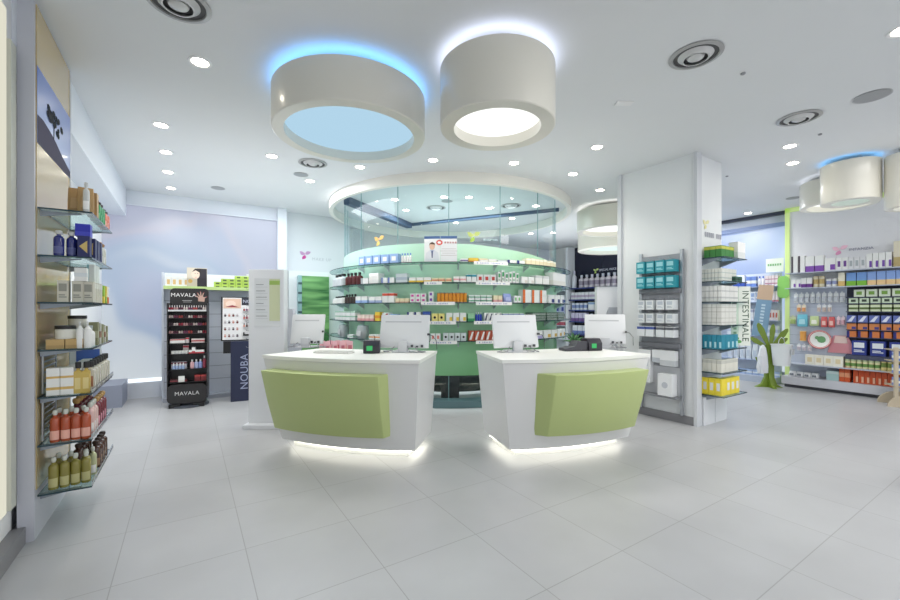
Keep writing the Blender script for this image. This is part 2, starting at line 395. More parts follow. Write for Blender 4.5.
def carton(w, d, h, base, acc, style, loc, rz, desc, place, order, name='carton', cat='box', key=None):
    return put(carton_mesh(w, d, h, base, acc, style), name, cat, loc, rz, desc, place, order, 'boxes', key)
ORD = ('first second third fourth fifth sixth seventh eighth ninth tenth eleventh twelfth thirteenth fourteenth fifteenth sixteenth seventeenth eighteenth nineteenth twentieth '
       'twenty-first twenty-second twenty-third twenty-fourth twenty-fifth twenty-sixth twenty-seventh twenty-eighth twenty-ninth thirtieth thirty-first thirty-second thirty-third thirty-fourth').split()
def finish_products():
    by = {}
    for p in PROD: by.setdefault((p[1], p[2]), []).append(p)
    for (desc, place), ps in by.items():
        ps.sort(key=lambda p: p[4])
        for i, (o, _d, _p, order, _k, plural) in enumerate(ps):
            if len(ps) == 1: o['label'] = '%s %s' % (desc, place)
            elif len(ps) == 2 and False: pass
            else: o['label'] = '%s, %s from %s, %s' % (desc, ORD[i], order, place)
            for cut in ((' the ', ' '), ('small ', ''), (' cabinet end', ' cabinet'), (' with ', ' '), ('curved ', '')):
                if len(re.findall(r"[A-Za-z0-9][A-Za-z0-9'-]*", o['label'])) > 16: o['label'] = o['label'].replace(*cut)
            n = len(re.findall(r"[A-Za-z0-9][A-Za-z0-9'-]*", o['label']))
            if n > 16: print('LONG LABEL', n, o['label'])
            if len(ps) > 1: o['group'] = '%s %s' % (plural, place)

W = (238, 238, 236); CR = (240, 226, 190); BL = (60, 90, 170); LB = (150, 180, 225); RD = (196, 60, 50); OR = (232, 150, 40); YL = (240, 205, 70)
GN = (60, 150, 95); DG = (40, 84, 62); NV = (36, 50, 120); PK = (236, 170, 170); PU = (130, 80, 170); MG = (200, 70, 150); GY = (170, 176, 180); BK = (30, 28, 30); TL = (40, 150, 170)

# curved glass shelves --------------------------------------------------
SHZ = [2.065, 1.785, 1.505, 1.24, .97]
SHN = ['top', 'second', 'third', 'fourth', 'lowest']
for z, nm in zip(SHZ, SHN):
    t = thing('curved_glass_shelf', '%s curved glass shelf on the green glass enclosure' % nm, 'shelf', (RC.x, RC.y, 0), 0, 'curved shelves around the glass enclosure')
    mb = MB(); ann(mb, 1.985, 2.21, z-.01, z, -1.5, 1.5, 60, 1, 0)
    # tops and undersides clear, rims dark
    o = loc(mb.build('glass_plate', [GEDGE, GLASSS], t, smooth=False))
    for pi in range(len(o.data.polygons)):
        p = o.data.polygons[pi]; p.material_index = 1 if abs(p.normal.z) > .5 else 0
    for k in range(-5, 6):
        th = k*.27+.06; x, y, _z = pol(1.97, th)
        b = MB(); b.T = Matrix.Translation((x, y, z-.011)) @ Matrix.Rotation(face_rz(th), 4, 'Z')
        b.add([(-.005, 0, -.075), (-.005, -.12, -.012), (-.005, -.12, 0), (-.005, 0, 0), (.005, 0, -.075), (.005, -.12, -.012), (.005, -.12, 0), (.005, 0, 0)], [(0,1,2,3),(7,6,5,4),(0,4,5,1),(1,5,6,2),(2,6,7,3),(3,7,4,0)])
        b.box(-.01, .01, -.008, 0, -.085, 0)
        loc(b.build('bracket', M('bracket_grey', (190, 202, 204), .4), t))
# small price strips clipped to shelf fronts
def price_strip(px0, px1, zi):
    z = SHZ[zi]; a, b = th_px(px0, 2.22), th_px(px1, 2.22)
    mb = MB(); ann(mb, 2.214, 2.220, z-.038, z+.008, a, b, 6)
    n = int((b-a)*2.22/.022)
    for k in range(2, n-3):
        if k % 7 in (3,): continue
        t = a+(b-a)*k/n; ann(mb, 2.2201, 2.2208, z-.026, z-.008, t, t+.0042, 1, 1)
    o = mb.build('shelf_edge_strip', [C(*W), C(110, 130, 190)], None)
    o['category'] = 'price strip'
    PROD.append((o, 'white label strip with blue marks', 'along the %s curved glass shelf' % SHN[zi], 'the green cabinet end', px0, 'label strips'))
for zi, a, b in ((0, 474, 508), (1, 424, 442), (1, 476, 510), (2, 421, 455), (2, 476, 512), (3, 428, 456), (3, 474, 512), (4, 430, 457), (4, 476, 500)): price_strip(a, b, zi)
def arc_run(zi, px0, px1, n, mk, h, desc, base, acc, style='band', third=None, tiers=1, dep=.1, gap=.9, rr=2.1, jit=.0, name=None, cat=None):
    z = SHZ[zi]+.001; a, b = th_px(px0, rr), th_px(px1, rr); st = (b-a)/n; w = st*rr*gap
    place = 'on %s curved glass shelf' % SHN[zi]
    for tr in range(tiers):
        for i in range(n):
            th = a+(i+.5)*st; hh = h*(1+random.uniform(-jit, jit)); x, y, _z = pol(rr, th)
            pl = place if tiers == 1 else ('lower tier ' if tr == 0 else 'upper tier ')+place
            L = (x, y, z+tr*(h+.001)); rz = face_rz(th)
            if mk == 'carton': carton(w, min(dep, .2), hh, base, acc, style, L, rz, desc, pl, 'the green cabinet end', name or 'medicine_carton', cat or 'box')
            elif mk == 'pouch': put(pouch_mesh(w, dep, hh, base, acc), name or 'pouch', cat or 'pouch', L, rz, desc, pl, 'the green cabinet end', 'pouches')
            else: put(lathe_mesh(mk, w/2, hh, base, acc, third), name or mk, cat or mk, L, rz, desc, pl, 'the green cabinet end')
G = 'the green cabinet end'
# shelf 0 (top)
arc_run(0, 361, 400, 5, 'carton', .135, 'blue and white carton', LB, W, 'square', jit=.03)
arc_run(0, 401, 412, 4, 'bottle', .14, 'small white bottle with blue cap', W, (90, 130, 210), (120, 160, 220))
arc_run(0, 460, 468, 1, 'carton', .05, 'flat white carton with purple panel', W, (90, 70, 140), 'band')
arc_run(0, 468, 478, 1, 'carton', .06, 'flat yellow carton', YL, OR, 'low')
arc_run(0, 478, 487, 1, 'carton', .055, 'flat cream carton', CR, W, 'band')
arc_run(0, 487, 496, 1, 'carton', .05, 'flat white carton with lime band', W, (170, 200, 70), 'low')
arc_run(0, 496, 505, 1, 'carton', .04, 'flat grey carton', (215, 220, 225), GY, 'low')
arc_run(0, 505, 523, 2, 'carton', .05, 'flat white carton with navy print', W, NV, 'side')
arc_run(0, 524, 553, 8, 'carton', .09, 'small cream carton standing upright', CR, (248, 244, 226), 'top', jit=.08, gap=.96)
# shelf 1
arc_run(1, 337, 346, 3, 'bottle', .2, 'clear bottle with black cap', (214, 218, 222), BK, (235, 235, 235))
arc_run(1, 347, 362, 4, 'bottle', .19, 'dark red bottle with black cap', (92, 34, 36), BK, (225, 215, 210))
arc_run(1, 363, 371, 1, 'carton', .09, 'small white carton with grey print', W, GY, 'side')
arc_run(1, 372, 382, 1, 'carton', .15, 'large plain white carton', W, (226, 226, 224), 'low', dep=.14)
arc_run(1, 383, 396, 2, 'carton', .08, 'white carton with blue print', W, (120, 140, 200), 'side', tiers=1)
arc_run(1, 397, 409, 1, 'carton', .13, 'wide grey and white carton', (206, 214, 218), (172, 186, 200), 'band')
arc_run(1, 410, 432, 3, 'carton', .07, 'flat white carton with yellow stripe', W, YL, 'low')
arc_run(1, 432, 452, 3, 'carton', .06, 'flat cream carton with orange stripe', CR, (226, 140, 100), 'band')
arc_run(1, 453, 466, 2, 'carton', .08, 'white carton with pink stripe', W, PK, 'band')
arc_run(1, 466, 476, 2, 'carton', .11, 'white carton with teal top', W, TL, 'top')
arc_run(1, 476, 495, 3, 'carton', .11, 'white carton with red print', W, RD, 'square')
arc_run(1, 496, 517, 6, 'carton', .16, 'upright white carton with green bars', W, GN, 'label', jit=.12, gap=.75)
arc_run(1, 519, 532, 2, 'carton', .1, 'white carton with pale print', W, (222, 214, 208), 'corner')
arc_run(1, 532, 546, 2, 'carton', .13, 'white carton with grey lid', W, (216, 218, 218), 'top', dep=.12)
arc_run(1, 547, 561, 1, 'carton', .2, 'tall plain white carton', W, (230, 228, 220), 'low', dep=.14)
# shelf 2
arc_run(2, 337, 346, 3, 'bottle', .12, 'white bottle with black cap', W, BK, (220, 220, 220))
arc_run(2, 346, 357, 4, 'bottle', .14, 'dark brown bottle with black cap', (58, 44, 38), BK, (190, 180, 150))
arc_run(2, 358, 370, 2, 'carton', .1, 'white carton with fine blue print', W, LB, 'low')
arc_run(2, 371, 384, 2, 'carton', .09, 'white carton with grey-blue foot', W, (160, 176, 210), 'low')
arc_run(2, 384, 396, 2, 'carton', .14, 'white carton with red and yellow top', W, (214, 84, 60), 'top')
arc_run(2, 397, 410, 3, 'carton', .06, 'low cream carton', CR, (230, 200, 170), 'low')
arc_run(2, 411, 427, 3, 'carton', .062, 'white carton with magenta square', W, MG, 'square', tiers=2)
arc_run(2, 429, 434, 1, 'carton', .075, 'white carton with purple square', W, PU, 'square', tiers=2)
arc_run(2, 437, 467, 8, 'tin', .135, 'orange tin with grey lid', OR, (150, 140, 130), (246, 190, 70), gap=.97)
arc_run(2, 468, 491, 4, 'carton', .05, 'white carton with green stripe', W, (50, 150, 110), 'band', tiers=2)
arc_run(2, 492, 501, 2, 'carton', .1, 'cream carton with pale pink foot', CR, PK, 'low')
arc_run(2, 502, 511, 1, 'pouch', .13, 'rounded lavender pouch', (150, 160, 216), (186, 194, 232), dep=.08)
arc_run(2, 512, 519, 2, 'carton', .1, 'white carton with small green square', W, (110, 180, 110), 'square')
arc_run(2, 520, 544, 3, 'carton', .095, 'white carton with orange side', W, (226, 110, 50), 'side', tiers=2)
arc_run(2, 545, 561, 3, 'carton', .13, 'white carton with navy corner', W, NV, 'corner')
# shelf 3
arc_run(3, 338, 358, 6, 'carton', .07, 'white carton with mint top', W, (150, 196, 170), 'top', tiers=2)
arc_run(3, 360, 376, 4, 'carton', .09, 'pale pink carton', (240, 220, 208), PK, 'low')
arc_run(3, 377, 382, 1, 'carton', .13, 'yellow and orange carton', YL, OR, 'band')
arc_run(3, 384, 391, 1, 'carton', .12, 'white carton with dark red diagonal', W, (150, 40, 50), 'diag')
arc_run(3, 392, 399, 1, 'carton', .1, 'light blue carton', (150, 190, 235), W, 'low')
arc_run(3, 400, 407, 1, 'carton', .08, 'white carton with thin blue lines', W, LB, 'two')
arc_run(3, 408, 422, 2, 'carton', .13, 'white carton with dark blue panel', W, NV, 'side')
arc_run(3, 423, 431, 1, 'carton', .14, 'dark blue carton', NV, BL, 'top')
arc_run(3, 432, 445, 2, 'carton', .11, 'yellow carton with black dot', (244, 226, 140), BK, 'dot')
arc_run(3, 446, 466, 3, 'carton', .12, 'white carton with yellow corner', W, YL, 'corner')
arc_run(3, 467, 474, 1, 'carton', .11, 'clear green carton', (150, 200, 160), GN, 'low')
arc_run(3, 475, 482, 3, 'bottle', .13, 'deep blue bottle with white cap', (50, 70, 190), W, (120, 140, 220))
arc_run(3, 483, 500, 4, 'carton', .12, 'white carton with black diagonal', W, (60, 66, 90), 'diag')
arc_run(3, 501, 522, 4, 'carton', .11, 'white carton with blue-grey top', W, (130, 150, 190), 'top')
arc_run(3, 528, 560, 3, 'carton', .04, 'flat dark green pack', DG, W, 'two', tiers=3, dep=.14)
# shelf 4
for i, px in enumerate((344, 363)):
    th = th_px(px, 2.1); x, y, _z = pol(2.1, th)
    b = MB(); b.loft([[(s*.10*math.cos(2*math.pi*k/14), s*.08*math.sin(2*math.pi*k/14), zz) for k in range(14)] for zz, s in ((0, .8), (.05, 1), (.13, 1.04), (.19, .9), (.2, .6))])
    b.sheet([(-.05, -.086, .04), (.05, -.086, .04), (.05, -.086, .12), (-.05, -.086, .12)], 1)
    put(b.mesh('bag', [C(176, 182, 184), C(206, 210, 212)]), 'sponge_bag', 'bag', (x, y, SHZ[4]+.001), face_rz(th), 'rounded grey bag', 'on lowest curved glass shelf', G)
arc_run(4, 350, 356, 1, 'carton', .05, 'low white carton with mint band', W, (170, 210, 190), 'band')
arc_run(4, 371, 396, 4, 'carton', .07, 'low white carton with orange band', W, (230, 160, 110), 'band')
arc_run(4, 397, 430, 5, 'carton', .1, 'white carton with soft blue top', W, LB, 'top')
arc_run(4, 431, 441, 2, 'carton', .1, 'white carton with coral square', W, (230, 140, 130), 'square')
arc_run(4, 443, 466, 4, 'carton', .11, 'grey carton with black dot', (214, 220, 222), BK, 'dot')
arc_run(4, 468, 495, 5, 'carton', .14, 'rust red carton with white diagonal', (188, 84, 58), W, 'diag')
arc_run(4, 497, 540, 6, 'carton', .12, 'white carton with lilac foot', W, (186, 176, 220), 'low')
arc_run(4, 541, 562, 4, 'carton', .12, 'white carton with gold corner', W, (220, 180, 80), 'corner')
# two adverts standing on the top shelf
def advert(px0, px1, name, label, doctor):
    th = th_px((px0+px1)/2, 2.16); x, y, _z = pol(2.14, th); w = (px1-px0)*5.7/FPX
    t = thing(name, label, 'advert', (x, y, SHZ[0]+.001), face_rz(th))
    MB().box(-w/2, w/2, -.004, .004, 0, .36).build('board', C(236, 238, 240), t)
    MB().box(-w/2, w/2, -.006, -.0042, .325, .36).build('header', C(80, 110, 160), t.children[0])
    if doctor:
        f = MB()
        f.sheet([(-.1, -.0062, .02), (.1, -.0062, .02), (.085, -.0062, .13), (.03, -.0062, .17), (-.03, -.0062, .17), (-.085, -.0062, .13)], 0)
        f.sheet([(.038*math.cos(k*.449), -.0064, .22+.05*math.sin(k*.449)) for k in range(14)], 1)
        f.sheet([(-.042, -.0066, .225), (-.036, -.0066, .262), (0, -.0066, .282), (.036, -.0066, .262), (.042, -.0066, .225), (.03, -.0066, .245), (-.03, -.0066, .25)], 2)
        f.sheet([(-.012, -.0066, .16), (.012, -.0066, .16), (.008, -.0066, .06), (-.008, -.0066, .06)], 3)
        f.sheet([(-.03, -.0063, .17), (.03, -.0063, .17), (0, -.0063, .1)], 4)
        f.build('printed_portrait', [C(222, 226, 232), C(226, 190, 168), C(90, 66, 54), C(80, 90, 130), C(190, 200, 220)], t, smooth=False)
    else:
        f = MB()
        f.sheet([(-.13+.045*math.cos(k*.449), -.0062, .27+.036*math.sin(k*.449)) for k in range(14)], 0)
        f.sheet([(-.13+.026*math.cos(k*.449), -.0064, .27+.018*math.sin(k*.449)) for k in range(14)], 1)
        for k in range(5): f.box(-.06+k*.036, -.06+k*.036+.024, -.0063, -.0061, .258, .282, 2)
        for k, ww in enumerate((.2, .24, .18, .22)): f.box(-ww/2, ww/2, -.0063, -.0061, .18-k*.03, .186-k*.03, 3)
        f.build('printed_text', [C(220, 80, 70), C(240, 236, 234), C(190, 140, 140), C(196, 190, 190)], t, smooth=False)
advert(424, 440, 'portrait_advert', 'white advert with a man in a white coat on the top curved shelf', True)
advert(440.5, 457, 'text_advert', 'white advert with a red round emblem on the top curved shelf', False)

# butterfly emblems and wall lettering ---------------------------------
def butterfly(size, mats):
    mb = MB()
    def petal(cx, cy, a, l, w, mi):
        pts = []
        for k in range(9): t = k/8; pts.append((l*t, w*math.sin(math.pi*t**.8)))
        for k in range(7, 0, -1): t = k/8; pts.append((l*t, -w*.55*math.sin(math.pi*t)))
        ca, sa = math.cos(a), math.sin(a)
        mb.prism([((cx+x*ca-y*sa)*size, (cy+x*sa+y*ca)*size) for x, y in pts], 0, .002, mi)
    petal(-.04, 0, R_(150), .52, .2, 0); petal(.04, 0, R_(32), .52, .2, 0)
    petal(-.02, -.05, R_(238), .46, .2, 1); petal(0, 0, R_(100), .2, .06, 2)
    return mb.mesh('butterfly', mats, smooth=False)
def emblem(name, label, right, normal, loc_, size, mats, word=None, wsize=.1, wmat=None, woff=(.4, -.05), spacing=1.0, bars=0):
    t = thing(name, label, 'wall emblem', loc_)
    o = link('butterfly', butterfly(size, mats), t); o.matrix_local = upright(right, normal, (0, 0, 0))
    r = Vector(right).normalized(); u = Vector((0, 0, 1))
    if word: text(word, wsize, 'lettering', wmat, right, normal, r*woff[0]+u*woff[1], t, align='LEFT', spacing=spacing)
    if bars:
        mb = MB(); mb.T = upright(right, normal, r*woff[0]+u*woff[1])
        for k in range(bars):
            if k % 6 == 5: continue
            mb.box(k*wsize*.8, k*wsize*.8+wsize*.55, -wsize*.5, wsize*.5, 0, .002)
        mb.build('lettering', wmat, t, smooth=False)
    return t
emblem('butterfly_emblem', 'pink and purple butterfly emblem with pale lettering on the back wall', (1, 0, 0), (0, -1, 0), (1.96, 8.397, 2.50), .22,
       [C(190, 150, 190), C(200, 70, 150), C(220, 160, 200)], 'MAKE UP', .085, C(196, 200, 206), (.13, -.08), 1.15)
emblem('butterfly_emblem', 'pale pink butterfly emblem with grey lettering above the long wall shelves', (0, -1, 0), (-1, 0, 0), (9.455, 2.33, 2.44), .21,
       [C(242, 196, 214), C(230, 160, 196), C(244, 214, 224)], 'INFANZIA', .064, C(150, 150, 172), (.11, -.02), 1.05)
def glass_emblem(px, py, label, cols, bars):
    th = th_px(px, 1.98); x, y, _z = pol(1.975, th); d = x*_s+y*_c; z = CAMH+(CY-py)*d/FPX
    o = outward(th); r = Vector((-o.y, o.x, 0))
    emblem('butterfly_emblem', label, r, o, (x, y, z), .2, [C(*c) for c in cols], None, .03, M('faint_print', (176, 200, 206), .5), (.14, -.05), bars=bars)
glass_emblem(379, 240, 'orange butterfly emblem stuck on the upper curved glass', ((240, 190, 110), (240, 205, 120), (240, 170, 130)), 0)
glass_emblem(474, 236, 'yellow-green butterfly emblem stuck on the upper curved glass', ((206, 220, 130), (170, 206, 90), (214, 226, 150)), 9)
emblem('butterfly_emblem', 'small yellow butterfly emblem with grey lettering high on the column side', (1, 0, 0), (0, -1, 0), (5.42, 2.577, 2.47), .16,
       [C(226, 220, 170), C(220, 214, 150), C(230, 226, 190)], None, .06, C(170, 172, 182), (-.03, -.13), bars=9)

# ------------------------------------------------------------------ the two counters (ring sectors around the rotunda centre)
TC = .035
def arcpts(r, a, b, z, n=14, bulge=0):
    return [pol(r+bulge*(1-(2*i/n-1)**2), a+(b-a)*i/n, z) for i in range(n+1)]
def counter(sign, hf, hb, ext, bf, bb, bext, pa, pf, pb, label):
    def th(h): return TC+sign*h
    def outline(r0, r1, h0f, h0b, h1, z, bulge=.03):
        return arcpts(r1, th(h0f), th(h1), z, bulge=bulge)+list(reversed(arcpts(r0, th(h0b), th(h1), z)))
    p0 = Vector(pol(3.8, th(.3)))
    t = thing('sales_counter', label, 'counter', p0)
    def L(o): o.location = -p0; return o
    mb = MB(); mb.loft([outline(3.40, 4.02, bf, bb, bext, .085), outline(3.32, 4.165, hf, hb, ext, .915)])
    body = L(mb.build('body', M('counter_white', (226, 226, 226), .33, coat=.2), t))
    mb = MB(); mb.loft([outline(3.31, 4.172, hf-.002, hb-.002, ext+.002, .918), outline(3.31, 4.176, hf-.003, hb-.003, ext+.003, .95)])
    L(mb.build('worktop', M('worktop_white', (246, 246, 242), .3), t))
    mb = MB(); mb.loft([outline(3.5, 3.93, bf+.02, bb+.02, bext-.02, 0), outline(3.5, 3.93, bf+.02, bb+.02, bext-.02, .084)])
    pl = L(mb.build('plinth', M('plinth_white', (235, 235, 230), .4), t))
    # light strip running round the recessed foot
    mb = MB(); mb.loft([outline(3.48, 3.955, bf+.012, bb+.012, bext-.012, .055), outline(3.48, 3.955, bf+.012, bb+.012, bext-.012, .078)])
    mb.build('light_strip', LED, pl)
    # padded lime front panel with a splayed end
    mb = MB(); secs = []
    for z, rin, rout in ((.225, 4.03, 4.135), (.52, 4.085, 4.225), (.82, 4.14, 4.30)):
        secs.append(arcpts(rout, th(pf), th(pb-.002), z, bulge=.03)+list(reversed(arcpts(rin, th(pa), th(pb), z, bulge=.03))))
    mb.loft(secs)
    L(mb.build('front_panel', LIME, t, bevel=.008))
    return t
counter(-1, .102, .080, .500, .116, .095, .478, .168, .182, .474, 'white curved counter with lime front beside the tall white notice stand')
counter(1, .080, .055, .476, .105, .075, .446, .152, .186, .436, 'white curved counter with lime front beside the square white column')
CT = .951

# terminals, printers, keyboard, plant on the counters
def terminal(px, r, w, h, label, turn=0, shield=None):
    th = th_px(px, r); x, y, _z = pol(r, th); t = thing('till_screen', label, 'monitor', (x, y, CT), face_rz(th)+turn)
    T = Matrix.Translation((0, -.02, .015)) @ Matrix.Rotation(R_(-14), 4, 'X')
    mb = MB(); mb.T = T; mb.box(-w/2, w/2, -.018, .018, .03, .03+h); mb.build('screen_shell', M('till_white', (228, 230, 232), .35), t, bevel=.008)
    mb = MB(); mb.T = T; mb.box(-w*.4, w*.34, -.0195, -.0182, .03+h*.76, .03+h*.80); mb.build('vent_slot', C(196, 198, 202), t.children[0])
    mb = MB(); mb.T = T; mb.box(-w*.47, w*.47, .0182, .02, .05, .02+h); mb.build('display', M('display_dark', (40, 60, 80), .15), t.children[0])
    mb = MB(); mb.box(-.11, .11, -.09, .12, 0, .014); mb.box(-.05, .05, -.075, -.02, .014, .12); mb.build('foot', M('till_foot', (206, 208, 212), .35), t, bevel=.004)
    mb = MB()
    for k in range(4): mb.box(w*(.06+.1*k), w*(.06+.1*k)+.022, -.05, -.03, .055, .07+.01*(k % 2))
    mb.build('socket', C(70, 72, 76), t.children[0])
    mb = MB()
    for k in range(3):
        sx = 1 if k != 1 else -1
        mb.tube([(sx*(.05+.04*k), -.05, .06), (sx*(.09+.05*k), -.11, .012), (sx*(.16+.03*k), -.1, .007), (sx*(.2+.02*k), -.03, .007), (sx*.14, .06, .007)], .0045, 6)
    mb.build('cable', C(150, 152, 156), t)
    mb = MB(); mb.tube([(w*.5, -.02, h*.52), (w*.5+.04, -.02, h*.5), (w*.5+.08, 0, h*.36), (w*.5+.085, .02, .03)], .003, 6); mb.box(w*.48, w*.52, -.03, 0, h*.5, h*.56)
    mb.build('plug_lead', C(70, 72, 76), t)
    return t
terminal(404, 3.47, .54, .36, 'white till screen seen from behind, beside the black label printer')
terminal(307, 3.36, .40, .36, 'white till screen seen from behind, next to the tall white notice stand', .5)
terminal(516, 3.50, .50, .36, 'white till screen seen from behind, near the gap between the counters')
terminal(605, 3.46, .46, .36, 'white till screen seen from behind, next to the square white column', -.85)
def grey_screen(px, r, label, turn):
    th = th_px(px, r); x, y, _z = pol(r, th); t = thing('customer_divider', label, 'panel', (x, y, 0), face_rz(th)+turn)
    MB().prism([(-.2, -.02), (.2, -.02), (.2, .02), (-.2, .02)], 0, .02).build('foot', GREYP, t)
    mb = MB(); mb.add([(-.19, -.015, .02), (.19, -.015, .02), (.19, -.015, 1.0), (-.02, -.015, 1.42), (-.19, -.015, 1.42), (-.19, .015, .02), (.19, .015, .02), (.19, .015, 1.0), (-.02, .015, 1.42), (-.19, .015, 1.42)],
           [(0,1,2,3,4), (9,8,7,6,5), (0,5,6,1), (1,6,7,2), (2,7,8,3), (3,8,9,4), (4,9,5,0)])
    mb.build('panel', M('divider_grey', (168, 172, 180), .4), t)
grey_screen(294, 3.05, 'grey panel with a slanted corner behind the till by the notice stand', 0)
# the notice stand behind the other counter, by the column
ns = thing('notice_stand', 'plain white upright stand between the counter and the square column', 'stand', (5.2, 3.86, 0), -YAW)
MB().box(-.15, .15, -.05, .05, .03, 1.74).build('board', M('stand_white', (226, 228, 232), .4), ns, bevel=.004)
MB().box(-.2, .2, -.12, .12, 0, .03).build('foot', M('stand_white', (226, 228, 232), .4), ns)
MB().box(-.16, .16, -.06, .06, 1.74, 1.75).build('cap', C(150, 154, 162), ns)
mb = MB(); mb.add([(-.2, -.07, .95), (.14, -.07, .95), (.14, -.07, 1.44), (.02, -.07, 1.44), (-.2, -.052, .95), (.14, -.052, .95), (.14, -.052, 1.44), (.02, -.052, 1.44)], [(0,1,2,3),(7,6,5,4),(0,4,5,1),(1,5,6,2),(2,6,7,3),(3,7,4,0)])
mb.build('slanted_panel', M('divider_grey', (168, 172, 180), .4), ns)

def printer(px, r, turn, long, label):
    th = th_px(px, r); x, y, _z = pol(r, th); t = thing('label_printer', label, 'printer', (x, y, CT), face_rz(th)+turn)
    mb = MB(); prof = [(-.09, 0), (.09, 0), (.09, .09), (.05, .135), (-.05, .135), (-.09, .085)]
    mb.add([(-.085, a, b) for a, b in prof]+[(.085, a, b) for a, b in prof], [tuple(range(6)), tuple(range(11, 5, -1))]+[(i, i+6, (i+1) % 6+6, (i+1) % 6) for i in range(6)])
    mb.build('case', M('printer_black', (44, 42, 52), .35), t, bevel=.01)
    mb = MB(); mb.add([(-.05, -.0915, .03), (.01, -.0915, .03), (.01, -.0915, .08), (-.05, -.0915, .08)], [(0, 1, 2, 3)])
    mb.build('green_button', M('green_lit', (40, 150, 80), .4, emit=.4), t)
    MB().box(-.087, .087, -.03, .03, .088, .094).build('lid_seam', BLACK, t)
    if long:
        mb = MB(); prof = [(-.36, 0), (-.08, 0), (-.08, .1), (-.2, .11), (-.24, .05), (-.36, .03)]
        mb.add([(a, -.07, b) for a, b in prof]+[(a, .08, b) for a, b in prof], [tuple(range(6)), tuple(range(11, 5, -1))]+[(i, i+6, (i+1) % 6+6, (i+1) % 6) for i in range(6)])
        mb.build('tray', M('printer_grey', (62, 62, 70), .4), t, bevel=.006)
    return t
printer(372, 3.62, .35, False, 'black label printer with a green button beside the large till screen')
printer(591, 3.6, -.2, True, 'long dark grey printer with a green button in front of the potted aloe')
th = th_px(334, 3.75); x, y, _z = pol(3.75, th)
kb = thing('keyboard', 'pale keyboard lying flat on the counter before the black printer', 'keyboard', (x, y, CT), face_rz(th)+.1)
MB().box(-.2, .2, -.07, .07, 0, .016).build('tray', C(224, 224, 220), kb, bevel=.004)
mb = MB()
for i in range(12):
    for j in range(4): mb.box(-.19+i*.032, -.19+i*.032+.026, -.06+j*.03, -.06+j*.03+.024, .016, .022)
mb.build('keys', C(206, 206, 202), kb); kb.children[-1].name = 'key_block'
x, y, _z = pol(3.34, th_px(574, 3.34))
al = thing('potted_aloe', 'small spiky green aloe in a dark pot on the counter', 'plant', (x, y, CT))
MB().lathe([(.035, 0), (.05, .07), (.05, .08), (.042, .08), (.04, .07)], 14).build('pot', DARK, al)
mb = MB()
for k in range(13):
    a = k*2.4; el = .35+.9*(k/13); l = .14
    pts = [Vector((0, 0, .07))+Vector((math.cos(a)*math.cos(el), math.sin(a)*math.cos(el), math.sin(el)))*l*t-Vector((0, 0, .05))*t*t*(1-k/13) for t in (0, .35, .7, 1)]
    mb.tube(pts, [.011, .013, .009, .001], 6)
mb.build('leaves', C(70, 120, 70), al)
# low basket of pink packets behind the counter
x, y, _z = pol(2.86, th_px(336, 2.86))
bk = thing('packet_basket', 'shallow yellow basket of pink packets behind the counter', 'basket', (x, y, .0), 0)
MB().box(-.2, .2, -.15, .15, 0, .8).build('pedestal', C(226, 228, 230), bk)
mb = MB(); mb.box(-.2, .2, -.16, .16, .8, .86); mb.build('tray', C(226, 190, 90), bk)
for i in range(12):
    o = link('pink_packet', pouch_mesh(.09, .03, .13, (236, 186, 196), (206, 120, 140)), None, (x-.15+.1*(i % 4), y-.1+.1*(i//4), .862), random.uniform(-.5, .5))
    o['category'] = 'packet'; PROD.append((o, 'small pink packet', 'in the yellow basket', 'the notice stand', proj_x(o.location.x, o.location.y)+i*.001, 'packets'))

# ------------------------------------------------------------------ ceiling fittings
def lamp(name, kind, loc_, energy, col, **k):
    l = bpy.data.lights.new(name, kind); l.energy = energy; l.color = lin(col) if max(col) > 1 else col
    for a, v in k.items(): setattr(l, a, v)
    o = bpy.data.objects.new(name, l); COL.objects.link(o); o.location = loc_; return o
DLR = MB().lathe([(.055, 0), (.062, -.006), (.078, -.006), (.082, 0)], 24, caps=False).mesh('trim_ring', [M('fitting_white', (240, 240, 240), .35)])
DLB = MB().lathe([(.0001, -.002), (.056, -.002)], 24, caps=False).mesh('bulb', [emission('downlight_glow', (255, 246, 224), 22)])
DPOS = [(200, 62), (161, 125), (166, 152), (168, 172), (171, 188), (272, 156), (310, 181), (360, 167), (433, 160), (514, 163), (597, 147), (573, 174), (600, 190),
        (790, 146), (793, 163), (748, 213), (903, 30), (395, 199.5), (406, 210), (444, 197), (456, 222.6), (469, 197), (489, 208), (536, 206), (512, 218.4), (531, 233.5), (553, 232.6)]
DDESC = ['spotlight nearest the wall picture', 'front spotlight of the row along the bulkhead', 'second spotlight of the row along the bulkhead', 'third spotlight of the row along the bulkhead', 'last spotlight of the row, near the frosted window',
         'spotlight beside the large blue drum lamp', 'spotlight behind the small vent near the glass enclosure', 'spotlight before the ceiling ring, below the blue drum', 'spotlight before the ceiling ring, between the two drums', 'spotlight before the ceiling ring, behind the tall white drum',
         'spotlight near the white column, in front', 'spotlight between the ceiling ring and the column', 'spotlight close above the far white drum lamp', 'front of two spotlights by the hanging drums', 'rear of two spotlights by the hanging drums', 'spotlight by the blue window beyond the column', 'spotlight at the edge near the round vent']
nin = 0
for i, (px, py) in enumerate(DPOS):
    p = hz(px, py, 3.3)
    if i < 17: lab = 'round recessed ' + DDESC[i]
    else:
        nin += 1; lab = 'round recessed spotlight inside the glass enclosure, %s from the bulkhead end' % ORD[nin-1]
    t = thing('recessed_spotlight', lab, 'ceiling light', (p.x, p.y, 3.2995), 0, 'recessed ceiling spotlights')
    link('trim_ring', DLR, t); link('bulb', DLB, t)
    lamp('spotlight_beam', 'SPOT', (p.x, p.y, 3.285), (10 if i in (6, 13, 14) else 30) if i < 17 else 20, (1, .95, .86), spot_size=R_(125), spot_blend=.8, shadow_soft_size=.05)
